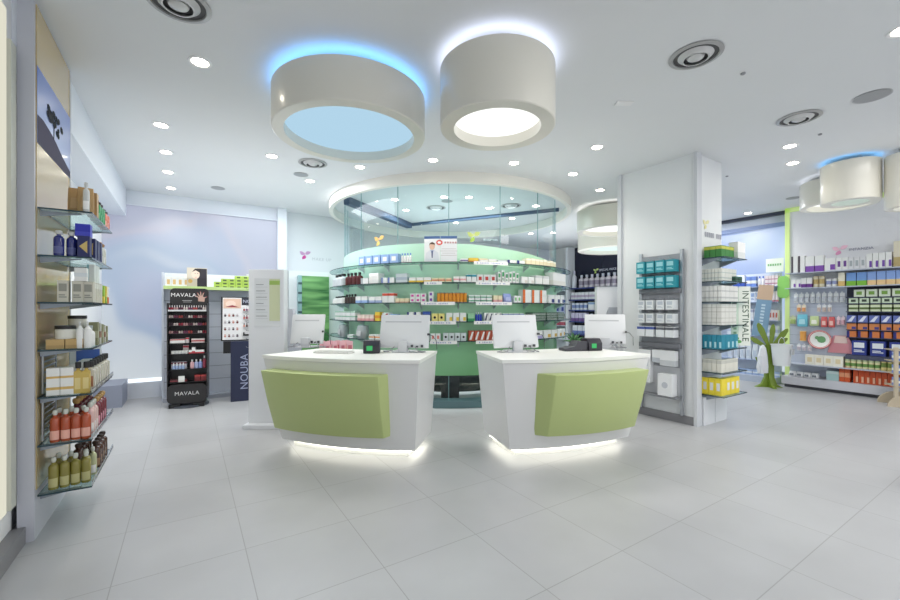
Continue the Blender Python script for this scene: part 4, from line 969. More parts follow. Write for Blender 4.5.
for i, c in enumerate(((226, 180, 186), (170, 180, 216), (140, 156, 206))): mv(6, .06+.062*i, lathe_mesh('bottle', .026, .13, c, W), 'remover_bottle', 'bottle', ('pink bottle with white cap', 'lavender bottle with white cap', 'blue bottle with white cap')[i])
mv(6, .245, lathe_mesh('bottle', .024, .18, (150, 60, 80), W), 'remover_bottle', 'bottle', 'tall wine red bottle with white cap')
for i in range(2): mv(7, -.2+.125*i, carton_mesh(.09, .07, .035, (90, 50, 54), (150, 60, 66), 'band'), 'carton', 'box', 'low dark red carton', 'boxes')
for i in range(2): mv(7, .14+.09*i, carton_mesh(.07, .07, .09, (120, 40, 44), (180, 60, 60), 'top'), 'carton', 'box', 'tall red carton', 'boxes', -.06)
mv(7, -.09, carton_mesh(.075, .02, .085, W, (226, 226, 220), 'low'), 'carton', 'box', 'white carton in front', 'boxes', -.12)

# second make-up stand: navy column with a tilted tester board
NB = thing('tester_stand', 'navy make-up stand with a framed tester board and vertical lettering', 'display stand', (.75, 7.08, 0), -.1)
MB().box(-.20, .2, -.05, .18, 0, .92).build('column_body', M('stand_navy', (36, 42, 72), .35), NB)
MB().box(-.30, -.2, -.02, .15, .74, .92).build('side_block', BLACK, NB)
text('NOUBA', .15, 'lettering', C(170, 178, 206), (0, 0, 1), (0, -1, 0), (-.01, -.0515, .45), NB, spacing=1.05)
MB().box(.075, .08, -.052, -.05, .25, .68).build('side_print', C(150, 158, 180), NB)
T = Matrix.Translation((0, -.02, .93)) @ Matrix.Rotation(R_(-8), 4, 'X')
mb = MB(); mb.T = T; mb.box(-.33, .22, 0, .03, 0, .68); mb.build('frame', BLACK, NB)
mb = MB(); mb.T = T; mb.box(-.31, .22, -.004, -.001, .015, .665); mb.build('board', C(228, 228, 230), NB)
mb = MB(); mb.T = T; mb.box(-.05, .22, -.006, -.0042, .55, .665); mb.build('header', C(40, 42, 56), NB)
o = text('NOUBA', .07, 'header_lettering', C(200, 204, 220), (1, 0, 0), (0, -1, 0), (.11, -.0, 1.54), NB); o.matrix_local = T @ upright((1, 0, 0), (0, -1, 0), (.09, -.0068, .607))
mb = MB(); mb.T = T; mb.box(-.3, -.06, -.006, -.0042, .5, .65, 0)
mb.sheet([(-.2+.07*math.cos(k*.449), -.0066, .57+.05*math.sin(k*.449)) for k in range(14)], 1); mb.sheet([(-.28, -.0068, .52), (-.08, -.0068, .515), (-.18, -.0068, .55)], 2)
mb.build('printed_face', [C(226, 190, 170), C(236, 210, 196), C(150, 60, 70)], NB, smooth=False)
for r in range(3):
    mb = MB(); mb.T = T; mb.box(-.03, .2, -.04, -.0042, .45-.125*r, .455-.125*r); mb.build('tester_ledge', C(206, 208, 212), NB)
mb = MB(); mb.T = T; mb.box(-.03, .2, -.05, -.0042, .07, .09); mb.box(-.03, -.01, -.05, -.0042, .07, .12); mb.build('tray', BLACK, NB)
nbM = Matrix.Translation((.75, 7.08, 0)) @ Matrix.Rotation(-.1, 4, 'Z') @ T
TCs = [(170, 60, 60), (110, 70, 110), (206, 110, 100), (150, 40, 70), (226, 160, 140), (90, 60, 60)]
for r in range(3):
    for i in range(6):
        q = nbM @ Vector((-.015+.037*i, -.024, .456-.125*r)); c = TCs[(i+2*r) % 6]
        o = put(lathe_mesh('vial', .013, .06, c, (60, 60, 70) if r else (206, 206, 210), None, 8), 'lipstick_tester', 'tester', q, -.1, ('short', 'slim', 'small')[r]+' lipstick tester', '%s ledge of the navy stand' % ('top', 'middle', 'lower')[r], 'the dark stand', 'testers')
for r in range(4):
    for i in range(4):
        q = nbM @ Vector((-.275+.055*i, -.006, .07+.105*r)); c = [(206, 150, 140), (120, 70, 70), (190, 180, 186), (80, 70, 80)][(i+r) % 4]
        key = ('pan', c)
        if key not in _cache:
            mb = MB(); mb.T = Matrix.Rotation(R_(90), 4, 'X'); mb.lathe([(.016, -.004), (.016, .004), (.0001, .005)], 10); mb.box(-.012, .012, .02, .028, 0, .003, 0); _cache[key] = mb.mesh('pan', [C(*c)])
        put(_cache[key], 'eyeshadow_pan', 'tester', q, -.1, 'round eyeshadow pan on the board', '%s pan row of the navy stand' % ('bottom', 'third', 'second', 'top')[r], 'the dark stand', 'eyeshadow pans')

# white notice stand beside the counter
nb = thing('notice_stand', 'tall white notice stand with price list beside the lime-fronted counter', 'stand', (.82, 5.36, 0), -YAW)
MB().box(-.21, .21, -.06, .06, .05, 1.885).build('board', M('stand_white', (226, 228, 232), .4), nb, bevel=.004)
MB().box(-.235, .235, -.16, .2, 0, .05).build('foot', M('stand_white', (226, 228, 232), .4), nb, bevel=.006)
MB().box(-.14, .17, -.064, -.0602, 1.2, 1.78).build('notice_sheet', C(220, 223, 226), nb)
mb = MB()
for k in range(6): mb.box(-.12, -.12+.09+.02*(k % 3), -.066, -.0642, 1.70-.075*k, 1.706-.075*k, 0); mb.box(-.12, .02, -.066, -.0642, 1.672-.075*k, 1.675-.075*k, 1)
mb.build('printed_lines', [C(120, 124, 130), C(180, 184, 188)], nb)
MB().box(.04, .165, -.066, -.0642, 1.27, 1.77).build('green_column', C(206, 212, 176), nb)
MB().box(.04, .165, -.067, -.0661, 1.70, 1.75).build('green_heading', C(160, 190, 100), nb)
mb = MB()
for k in range(9): mb.tube([(-.211, -.03, .95+k*.1), (-.25, -.03, .95+k*.1), (-.255, -.03, .965+k*.1)], .003, 6)
mb.build('side_hook', C(120, 124, 134), nb)

# green cabinet in a white niche below the emblem
gc = thing('green_cabinet', 'green glass fronted cabinet in a white surround below the pink emblem', 'cabinet', (2.05, 8.1, 0))
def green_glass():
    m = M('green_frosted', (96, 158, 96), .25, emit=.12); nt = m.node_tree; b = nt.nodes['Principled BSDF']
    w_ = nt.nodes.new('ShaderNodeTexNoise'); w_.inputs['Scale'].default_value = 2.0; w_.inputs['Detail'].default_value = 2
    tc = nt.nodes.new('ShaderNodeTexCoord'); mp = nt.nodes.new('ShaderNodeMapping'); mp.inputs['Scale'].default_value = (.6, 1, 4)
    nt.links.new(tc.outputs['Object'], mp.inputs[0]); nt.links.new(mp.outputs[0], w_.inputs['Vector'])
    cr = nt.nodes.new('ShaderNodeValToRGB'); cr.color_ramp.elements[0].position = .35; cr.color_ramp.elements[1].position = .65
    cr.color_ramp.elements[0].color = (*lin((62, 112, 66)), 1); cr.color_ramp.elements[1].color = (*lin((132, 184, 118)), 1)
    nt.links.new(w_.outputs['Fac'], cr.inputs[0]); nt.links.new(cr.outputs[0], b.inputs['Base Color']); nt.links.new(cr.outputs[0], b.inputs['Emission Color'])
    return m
MB().box(-.46, .50, 0, .28, 0, 2.14).build('surround', M('cabinet_white', (232, 236, 238), .35), gc)
MB().box(-.24, .28, -.05, -.0, .5, 2.05).build('green_door', green_glass(), gc)
MB().box(-.31, -.25, -.12, -.0, .5, 2.05).build('side_glass', M('side_teal', (150, 186, 190), .2), gc)
mb = MB()
for k in range(8): mb.box(-.32, -.245, -.125, -.121, .62+k*.18, .66+k*.18)
mb.build('shelf_line', C(70, 96, 100), gc)
mb = MB()
for k in range(5): mb.box(-.24, .28, -.053, -.0505, .72+k*.26, .728+k*.26)
mb.build('door_bar', C(84, 136, 84), gc)  # shelf shadows behind the green glass, painted as darker bars

# ------------------------------------------------------------------ column: slat rack on the wide face
rk = thing('column_rack', 'grey metal hook rack fixed on the wide face of the column', 'rack', (5.14, 2.985, 0))
for y in (-.27, .27): MB().box(-.03, .0, y-.02, y+.02, .1, 2.15).build('upright', STEEL, rk, bevel=.004); 
MB().box(-.02, 0, -.25, .25, .68, 2.10).build('back_panel', M('rack_panel', (150, 152, 158), .4), rk)
mb = MB()
for k in range(9): mb.box(-.022, -.0195, -.25, .25, .78+k*.15, .79+k*.15)
mb.build('slat_groove', C(110, 112, 118), rk)
for z in (1.64, .95): MB().box(-.07, -.02, -.27, .27, z-.03, z+.03).build('cross_shelf', M('rack_shelf', (120, 122, 128), .4), rk, bevel=.006)
mb = MB(); rows_r = [(1.80, 4), (1.60, 4), (1.36, 4), (1.2, 4), (1.03, 5), (.66, 3)]
def hookset(z, ys):
    m = MB()
    for y in ys: m.tube([(-.02, y, z), (-.16, y, z+.004), (-.165, y, z+.02)], .003, 6)
    m.build('peg_hook', CHROME, rk)
RF = -math.pi/2
def rack_item(y, z, d, desc, row, w, h, base, acc, style='band', carton_=True, x=None):
    me = carton_mesh(w, d, h, base, acc, style) if carton_ else blister_mesh(w, h, base, acc)
    o = put(me, 'hanging_pack', 'pack', (5.115-d/2 if x is None else x, y, z), RF, desc, 'on the %s row of the column rack' % row, 'the column edge', 'packs')
    return o
ys4 = [2.985+q for q in (.2, .08, -.06, -.18)]
for zi, (z, row) in enumerate(((1.875, 'top'), (1.68, 'second'))):
    hookset(z+.165, [q-2.985 for q in ys4])
    for i, y in enumerate(ys4): rack_item(y, z, .10 if i % 2 else .12, 'turquoise pack with pale print', row, .115, .15, (40, 146, 160), (150, 206, 214), 'label')
for z, row in ((1.405, 'third'), (1.235, 'fourth')):
    hookset(z+.14, [q-2.985 for q in ys4])
    for i, y in enumerate(ys4): rack_item(y, z, .11, 'white pack with grey print', row, .095, .12, (226, 230, 232), (186, 194, 204), 'label')
hookset(1.20, [q-2.985 for q in ys4])
for i, y in enumerate(ys4): rack_item(y, 1.06, .11, 'white pack with blue top', 'fifth', .105, .13, (230, 233, 236), ((70, 90, 160), (70, 90, 160), (100, 104, 110), (100, 104, 110))[i], 'top')
hookset(.90, [.2, .05, -.1, -.2])
rack_item(3.16, .46, .08, 'tall white pack with grey arch', 'sixth', .17, .42, (234, 236, 238), (206, 210, 216), 'label')
rack_item(3.0, .73, .07, 'small white pack', 'sixth', .11, .16, (232, 234, 236), (190, 196, 204), 'low')
rack_item(2.85, .70, .08, 'wide white pack with grey foot', 'sixth', .19, .19, (232, 234, 236), (200, 204, 208), 'low')
rack_item(2.86, .33, .12, 'square white pack with round window', 'lowest', .18, .27, (234, 236, 238), (196, 200, 208), 'dot')
MB().box(-.16, -.02, -.27, .27, .31, .325).build('bottom_shelf', M('rack_shelf', (120, 122, 128), .4), rk)
MB().box(-.02, 0, -.25, .25, .32, .68).build('lower_panel', M('rack_panel2', (196, 198, 202), .4), rk)

# ------------------------------------------------------------------ column: glass shelves on the narrow face
sc_ = thing('base_cabinet', 'low white cabinet under the shelves on the narrow column face', 'cabinet', (5.52, 2.56, 0))
MB().box(-.27, .30, -.04, 0.018, .0, .34).build('carcass', M('cabinet_white2', (222, 224, 228), .4), sc_)
MB().box(.0, .006, -.042, -.0401, .01, .33).build('door_gap', C(160, 162, 168), sc_)
SZ = [.38, .655, .935, 1.22, 1.50, 1.745, 2.03]; SN = ['lowest', 'sixth', 'fifth', 'fourth', 'third', 'second', 'top']
for z, nm in zip(SZ, SN):
    t = thing('column_glass_shelf', '%s glass shelf on the narrow column face' % nm, 'shelf', (5.26, 2.575, z), 0, 'glass shelves on the narrow column face')
    o = MB().box(0, .60, -.27, 0, -.01, 0).build('glass_plate', [GEDGE, GLASSS], t, smooth=False)
    for p in o.data.polygons: p.material_index = 1 if abs(p.normal.z) > .5 else 0
    for xx in (.05, .5):
        b = MB(); b.add([(xx-.004, 0, -.09), (xx-.004, -.2, -.02), (xx-.004, -.2, -.0102), (xx-.004, 0, -.0102), (xx+.004, 0, -.09), (xx+.004, -.2, -.02), (xx+.004, -.2, -.0102), (xx+.004, 0, -.0102)], [(0,1,2,3),(7,6,5,4),(0,4,5,1),(1,5,6,2),(2,6,7,3),(3,7,4,0)])
        b.build('bracket', M('bracket_steel', (150, 156, 166), .3, .5), t)
CE = 'the column corner'
def sidep(i): return 'on %s glass column shelf' % SN[i]
# items face left (-x) at the near end and the camera side along the front
def side_grid(i, nx, ny, w, d, h, base, acc, style, desc, x0=5.30, y0=2.35, tiers=1, cap=None):
    for tr in range(tiers):
        for a in range(nx):
            for b in range(ny):
                if a > 0 and b > 0: continue
                x = x0+w/2+a*(w+.006); y = y0+d/2+b*(d+.004)
                rz = -math.pi/2 if b > 0 or a == 0 else 0
                ww, dd = (d, w) if rz else (w, d)
                carton(ww, dd, h, base, acc, style, (x, y, SZ[i]+.001+tr*(h+.001)), rz, desc if tiers == 1 else desc+(', lower tier', ', upper tier')[tr], sidep(i), CE, key=a*10-b, name='herbal_carton')
side_grid(6, 3, 3, .10, .062, .135, (60, 130, 60), (196, 196, 80), 'top', 'green carton with yellow top', 5.30)
for k in range(2): carton(.10, .1, .2, W, (220, 224, 222), 'low', (5.67+.1*k, 2.36, SZ[6]+.001), 0, 'tall white carton', sidep(6), CE)
side_grid(5, 4, 6, .09, .034, .15, (214, 216, 208), (180, 190, 186), 'two', 'thin grey-white carton', 5.30)
for k in range(2): carton(.08, .06, .06, (50, 96, 80), (30, 60, 50), 'band', (5.60+.09*k, 2.34, SZ[5]+.001+.0), 0, 'small dark green carton', sidep(5), CE)
side_grid(4, 4, 5, .10, .042, .19, (224, 224, 220), (190, 192, 190), 'two', 'slim white carton', 5.30)
side_grid(3, 4, 4, .09, .05, .125, (220, 220, 214), (196, 196, 188), 'two', 'off-white carton', 5.30, tiers=2)
side_grid(2, 4, 4, .10, .05, .165, (40, 136, 160), (180, 220, 226), 'corner', 'teal carton with pale corner', 5.30)
side_grid(1, 4, 4, .10, .05, .15, (224, 222, 210), (200, 200, 190), 'top', 'cream carton with grey top', 5.30)
side_grid(0, 4, 3, .11, .07, .2, (238, 216, 60), (226, 228, 228), 'square', 'yellow carton with white window', 5.30)
# vertical banner with lettering
bn = thing('vertical_banner', 'narrow white vertical banner with green lettering on the shelf end', 'banner', (5.84, 2.36, .955), -YAW-.15)
MB().box(-.035, .10, -.003, .003, 0, .74).build('panel', C(232, 236, 226), bn)
MB().box(-.12, -.037, -.003, .003, .01, .72).build('side_panel', C(206, 224, 206), bn)
text('INTESTINALE', .104, 'lettering', C(62, 92, 70), (0, 0, -1), (0, -1, 0), (.04, -.0035, .37), bn, spacing=1.05)
for k, ch in enumerate('INTESTINALE'): pass
mb = MB()
for k in range(10): mb.box(-.095, -.06, -.005, -.0032, .64-.055*k, .668-.055*k)
mb.build('small_lettering', C(120, 160, 130), bn)
mb = MB()
for q, (a, b) in enumerate(((-.06, .09), (-.09, .05), (-.03, .05))): mb.sheet([(a+.03*math.cos(k*.63), -.0055, b+.02*math.sin(k*.63)) for k in range(10)])
mb.build('printed_leaf', C(100, 170, 90), bn)
mb = MB(); mb.tube([(-.1, .01, .74), (-.1, .012, .75), (-.1, .1, .76)], .004, 6); mb.build('hook_bar', CHROME, bn)

# ------------------------------------------------------------------ right wall unit
UX = 9.46
ru = thing('wall_shelf_unit', 'long white wall shelf unit with lime frame along the far wall', 'shelf unit', (UX, 2.0, 0))
def UL(o): o.location = (-UX, -2.0, 0); return o
UL(MB().box(UX, UX+.22, .2, 3.03, 0, 3.22).build('white_back', M('unit_white', (228, 228, 232), .45), ru))
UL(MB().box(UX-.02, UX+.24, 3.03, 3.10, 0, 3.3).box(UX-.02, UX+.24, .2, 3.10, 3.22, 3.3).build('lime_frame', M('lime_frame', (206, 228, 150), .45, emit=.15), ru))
UL(MB().box(UX-.012, UX, 2.24, 3.03, .22, 1.80).build('slat_back', M('unit_slat', (196, 202, 218), .4), ru))
UL(MB().box(UX-.012, UX, .2, 2.24, .22, 1.80).build('dark_back', M('unit_dark', (40, 42, 66), .4), ru))
UL(MB().box(UX-.3, UX, .2, 3.06, .06, .2).build('plinth', M('unit_plinth', (206, 206, 214), .4), ru))
UL(MB().box(UX-.22, UX, .2, 3.04, 0, .06).build('kick', C(90, 90, 98), ru))
for z, dd in ((2.07, .26), (1.80, .24), (.44, .3)):
    UL(MB().box(UX-dd, UX, .2, 3.03, z-.016, z).build('shelf_board', M('unit_shelf', (190, 196, 210), .35), ru))
for z in (1.615, 1.51, 1.375, 1.195, 1.075, .95, .66):
    UL(MB().box(UX-.16, UX-.012, .2, 2.22, z-.012, z).build('dark_shelf', C(60, 64, 92), ru))
UL(MB().box(UX-.2, UX-.1, .2, 2.22, .585, .648).build('dark_valance', C(74, 78, 100), ru))
mb = MB()
for k in range(7): mb.box(UX-.0135, UX-.012, 2.24, 3.03, .6+k*.17, .606+k*.17)
UL(mb.build('slat_groove', C(150, 156, 176), ru))
WE = 'the window end'; RR = -math.pi/2
def urow(z, x, px0, px1, n, mk, h, base, acc, style, desc, place, gap=.92, d=.1, third=None, name=None, cat=None, jit=0):
    y0, y1 = xp(px0, x-d/2), xp(px1, x-d/2); st = (y1-y0)/n; w = abs(st)*gap
    for i in range(n):
        y = y0+st*(i+.5); hh = h*(1+random.uniform(-jit, jit)); Lc = (x, y, z+.001)
        if mk == 'carton': carton(w, d, hh, base, acc, style, Lc, RR, desc, place, WE, name or ('display_carton' if 'display' in place else 'baby_care_carton'), cat or 'box')
        elif mk == 'pouch': put(pouch_mesh(w, d, hh, base, acc), name or 'pouch', cat or 'pouch', Lc, RR, desc, place, WE, 'pouches')
        elif mk == 'blister': put(blister_mesh(w, hh, base, acc), name or 'hanging_pack', cat or 'pack', Lc, RR, desc, place, WE, 'packs')
        else: put(lathe_mesh(mk, w/2, hh, base, acc, third), name or mk, cat or mk, Lc, RR, desc, place, WE)
P1 = 'on the upper wall shelf'; P2 = 'on the second wall shelf'
urow(2.07, 9.33, 791, 805, 2, 'carton', .30, W, (80, 70, 80), 'side', 'white carton with black edge', P1)
urow(2.07, 9.33, 805, 824, 2, 'carton', .28, W, PU, 'low', 'white carton with purple foot', P1)
urow(2.07, 9.33, 824, 836, 1, 'carton', .22, W, PU, 'corner', 'wide white carton with purple corner', P1)
urow(2.07, 9.33, 836, 848, 2, 'carton', .21, W, (110, 70, 140), 'square', 'white carton with dark purple square', P1)
urow(2.07, 9.33, 848, 866, 3, 'carton', .2, (226, 226, 228), GY, 'square', 'grey-white carton with grey square', P1)
urow(2.07, 9.33, 866, 892, 4, 'carton', .24, W, (120, 80, 170), 'corner', 'white carton with violet corner', P1)
urow(2.07, 9.33, 893, 906, 1, 'carton', .40, (226, 218, 196), (190, 170, 120), 'low', 'tall beige carton', P1)
urow(1.80, 9.34, 791, 801, 2, 'carton', .15, W, PU, 'corner', 'small white carton with purple corner', P2)
urow(1.80, 9.34, 801, 812, 2, 'carton', .17, W, (110, 60, 140), 'low', 'white carton with deep purple foot', P2)
urow(1.80, 9.34, 812, 824, 2, 'tin', .19, (222, 214, 190), (200, 180, 130), 'x', 'cream tin with gold lid', P2, third=(196, 170, 110))
urow(1.80, 9.34, 825, 837, 2, 'tin', .14, W, (200, 200, 206), 'x', 'short white tin', P2, third=(150, 160, 200))
urow(1.80, 9.34, 838, 845, 1, 'carton', .23, (240, 234, 214), (226, 190, 120), 'low', 'tall cream carton', P2)
urow(1.80, 9.34, 846, 867, 2, 'carton', .22, (120, 160, 220), (130, 190, 60), 'low', 'blue carton with green foot', P2)
urow(1.80, 9.34, 867, 906, 4, 'carton', .22, (140, 170, 226), (240, 206, 150), 'low', 'blue carton with peach foot', P2)
PG = [('upper peg row', 1.50), ('second peg row', 1.36), ('third peg row', 1.15)]
urow(1.53, 9.40, 793, 845, 9, 'blister', .19, (232, 234, 236), (206, 210, 218), 'x', 'white blister pack with clear bubble', 'on the upper peg row', .8, .04)
urow(1.36, 9.40, 796, 806, 2, 'blister', .15, (236, 226, 206), (226, 160, 110), 'x', 'cream blister pack with orange bubble', 'on the second peg row', .85, .04)
urow(1.36, 9.40, 816, 832, 3, 'blister', .15, (228, 230, 234), (210, 190, 180), 'x', 'pale blister pack', 'on the second peg row', .8, .04)
urow(1.14, 9.39, 789, 796, 1, 'blister', .16, (200, 206, 170), (170, 190, 120), 'x', 'olive green blister pack', 'on the third peg row', .9, .04)
urow(1.10, 9.38, 796, 808, 1, 'pouch', .22, (110, 186, 206), (170, 216, 226), 'x', 'light blue butterfly-shaped pouch', 'on the third peg row', .9, .06)
urow(1.12, 9.38, 809, 819, 1, 'pouch', .17, (190, 206, 150), (240, 240, 226), 'x', 'green and white pouch', 'on the third peg row', .95, .06)
urow(1.10, 9.38, 820, 835, 2, 'pouch', .18, (206, 90, 90), (236, 190, 180), 'x', 'red toy pack', 'on the third peg row', .85, .06)
urow(1.14, 9.40, 836, 845, 2, 'blister', .16, (236, 214, 220), (226, 180, 190), 'x', 'pink blister pack', 'on the third peg row', .85, .04)
urow(.84, 9.38, 799, 806, 1, 'tin', .18, (226, 160, 80), (240, 210, 160), 'x', 'orange drinking cup', 'below the peg rows', .9, .06, name='drinking_cup', cat='cup')
# round plate in a white pack, bib
q = thing('feeding_plate', 'round white child plate with red rim hanging on the pegs', 'plate', (9.40, xp(820, 9.40), .88), RR)
mb = MB(); mb.T = Matrix.Rotation(R_(90), 4, 'X'); mb.lathe([(.0001, .0), (.11, .0), (.15, .03), (.155, .03), (.155, .024), (.11, -.006)], 28, caps=False); mb.build('dish', C(240, 240, 236), q)
mb = MB(); mb.T = Matrix.Rotation(R_(90), 4, 'X'); mb.lathe([(.135, .02), (.157, .034), (.165, .03), (.157, .022)], 28, caps=False); mb.build('rim', C(206, 110, 110), q)
mb = MB(); mb.T = Matrix.Rotation(R_(90), 4, 'X'); mb.lathe([(.0001, .004), (.06, .004)], 12, .02, 0, caps=False); mb.lathe([(.0001, .005), (.03, .005)], 12, -.04, .03, caps=False); mb.build('printed_motif', C(110, 160, 110), q)
q = thing('baby_bib', 'pink bib with a pale printed top hanging on the pegs', 'bib', (9.435, xp(840, 9.40), .66), RR)
mb = MB(); mb.prism([(-.17, 0), (.17, 0), (.13, .2), (.09, .3), (-.09, .3), (-.13, .2)], -.004, .004); mb.T = Matrix.Identity(4)
o = mb.build('cloth', C(222, 150, 160), q); o.rotation_euler = (R_(90), 0, 0)
mb = MB(); mb.prism([(-.09, .17), (.09, .17), (.07, .29), (-.07, .29)], .0045, .006); o = mb.build('printed_panel', C(240, 214, 206), q); o.rotation_euler = (R_(90), 0, 0)
urow(.66, 9.40, 796, 812, 3, 'blister', .13, (230, 232, 236), (206, 196, 206), 'x', 'small white blister pack', 'on the lowest peg row', .8, .04)
urow(.44, 9.30, 805, 843, 4, 'carton', .17, (238, 234, 220), (226, 210, 170), 'square', 'cream carton with gold square', 'on the long low shelf', .97, .12)
urow(.44, 9.30, 844, 880, 6, 'jar', .15, (226, 216, 170), (190, 200, 160), 'x', 'cream food jar with green lid', 'on the long low shelf', .95, .1, third=(110, 150, 80))
urow(.44, 9.30, 880, 906, 4, 'tin', .17, (226, 206, 140), (196, 176, 90), 'x', 'yellow food tin', 'on the long low shelf', .95, .1, third=(120, 140, 70))
urow(.20, 9.30, 788, 818, 4, 'pouch', .09, (236, 238, 240), (120, 126, 136), 'x', 'white wipes pack with grey label', 'on the unit plinth', .95, .12, name='wipes_pack', cat='pack')
urow(.20, 9.30, 826, 839, 1, 'carton', .16, (176, 206, 206), (206, 222, 222), 'top', 'pale teal carton', 'on the unit plinth', .95, .12)
urow(.20, 9.30, 839, 850, 2, 'carton', .24, (214, 92, 46), (236, 160, 120), 'band', 'tall orange carton, front pair', 'on the unit plinth', .95, .1)
urow(.20, 9.30, 853, 906, 9, 'carton', .22, (210, 84, 40), (240, 190, 160), 'corner', 'tall orange carton with pale corner', 'on the unit plinth', .93, .1)
for z, nm, n, px0, base, acc, h, ds, st in ((1.615, 'first', 4, 853, (216, 226, 206), (120, 160, 70), .12, 'white and green carton', 'square'), (1.51, 'second', 5, 848, (206, 222, 196), (60, 70, 60), .085, 'pale green carton', 'square'), (1.375, 'third', 5, 848, (214, 224, 190), (90, 110, 60), .11, 'lime and white carton', 'band'),
                             (1.195, 'fourth', 5, 846, (96, 110, 176), (220, 224, 240), .115, 'blue and white carton', 'diag'), (1.075, 'fifth', 5, 846, (206, 130, 80), (60, 60, 130), .1, 'orange and blue carton', 'corner'), (.95, 'sixth', 5, 846, (206, 120, 66), (50, 50, 120), .1, 'orange carton with navy panel', 'side')):
    urow(z, UX-.09, px0, 905, n, 'carton', h, base, acc, st, ds, 'on the %s dark shelf' % nm, .86, .11)
urow(.66, UX-.09, 850, 908, 3, 'carton', .235, (46, 60, 140), (226, 230, 236), 'label', 'large navy nappy pack', 'on the seventh dark shelf', .8, .12, name='nappy_pack', cat='pack')

# ------------------------------------------------------------------ window display beyond the column, banner and green tree stand
wd = thing('window_display', 'low pale shelf display standing before the blue window', 'display unit', (9.55, 3.75, 0))
MB().box(.03, .06, -.55, .75, .1, 2.12).build('back_board', M('display_pale', (206, 214, 232), .4), wd)
MB().box(-.25, .06, -.55, .75, 0, .12).build('plinth', M('display_plinth', (190, 198, 218), .4), wd)
for z in (.42, .9, 1.2, 1.56, 1.86): MB().box(-.16, .03, -.55, .75, z-.012, z).build('shelf_board', M('display_shelf', (176, 190, 220), .35), wd)
DPN = {1.86: 'top', 1.56: 'second', 1.2: 'third', .9: 'fourth', .42: 'fifth', .12: 'lowest'}
def drow(z, px0, px1, n, mk, h, base, acc, style, desc, gap=.9, d=.09): urow(z, 9.47, px0, px1, n, mk, h, base, acc, style, desc, 'on the %s display shelf' % DPN[z], gap, d)
drow(1.86, 727, 745, 4, 'carton', .24, (226, 232, 242), (60, 90, 180), 'low', 'white carton with blue foot')
drow(1.86, 746, 756, 2, 'carton', .2, (110, 140, 210), W, 'band', 'mid blue carton')
drow(1.86, 757, 764, 2, 'bottle', .2, (236, 236, 240), (70, 110, 200), 'x', 'white bottle with blue cap')
drow(1.86, 765, 778, 4, 'carton', .2, (236, 222, 226), (190, 130, 150), 'two', 'pale pink carton')
drow(1.56, 727, 760, 7, 'carton', .2, (222, 228, 240), (150, 170, 210), 'label', 'white carton with pale blue print')
drow(1.56, 761, 778, 5, 'tube', .2, (236, 226, 226), (206, 120, 130), 'x', 'white tube with pink cap')
drow(1.2, 727, 765, 7, 'carton', .22, (228, 230, 238), (170, 176, 200), 'top', 'white carton with lilac top')
drow(1.2, 766, 778, 4, 'carton', .2, (236, 226, 222), (206, 110, 90), 'square', 'white carton with red square')
drow(.9, 727, 778, 8, 'carton', .2, (224, 230, 240), (190, 200, 224), 'band', 'white carton with grey-blue band')
drow(.42, 727, 778, 8, 'pouch', .3, (222, 228, 240), (200, 210, 230), 'x', 'soft white pouch')
drow(.12, 727, 780, 8, 'carton', .1, (170, 190, 226), (226, 232, 242), 'band', 'flat blue carton')
b2 = thing('hanging_banner', 'tilted blue-grey hanging banner with an orange photo at its top', 'banner', (9.20, xp(759, 9.2), .9), RR+.1)
MB().box(-.12, .12, -.003, .003, 0, .98).build('panel', C(126, 158, 186), b2); b2.rotation_euler.y = .12
MB().box(-.12, .12, -.005, -.0032, .70, .98).build('printed_photo', C(206, 176, 150), b2)
mb = MB()
for k in range(9): mb.box(-.03, .03, -.005, -.0032, .1+.06*k, .135+.06*k)
mb.build('lettering', C(190, 210, 224), b2)
mb = MB(); mb.tube([(0, .003, .97), (0, .1, .99), (0, .2, .985)], .004, 6); mb.build('hook_bar', CHROME, b2)
gs = thing('green_sign', 'rounded lime green sign on the lime frame beside the window', 'sign', (9.43, 3.12, 1.62), RR)
mb = MB(); mb.T = Matrix.Rotation(R_(90), 4, 'X'); mb.prism(rr_poly(.09, 0, .42, .08), -.006, .006); mb.build('plate', C(150, 214, 110), gs)
ws = thing('window_sign', 'small white sign with green lettering high on the blue window', 'sign', (9.5, 3.28, 2.13), RR)
MB().box(-.14, .14, -.004, .004, 0, .26).build('plate', C(228, 236, 226), ws)
mb = MB()
for k in range(6): mb.box(-.11+.038*k, -.085+.038*k, -.006, -.0042, .12, .16)
mb.build('printed_marks', C(120, 180, 120), ws)
mb = MB(); mb.tube([(0, .005, .25), (0, .1, .26), (0, .25, .26)], .004, 6); mb.build('hook_bar', CHROME, ws)

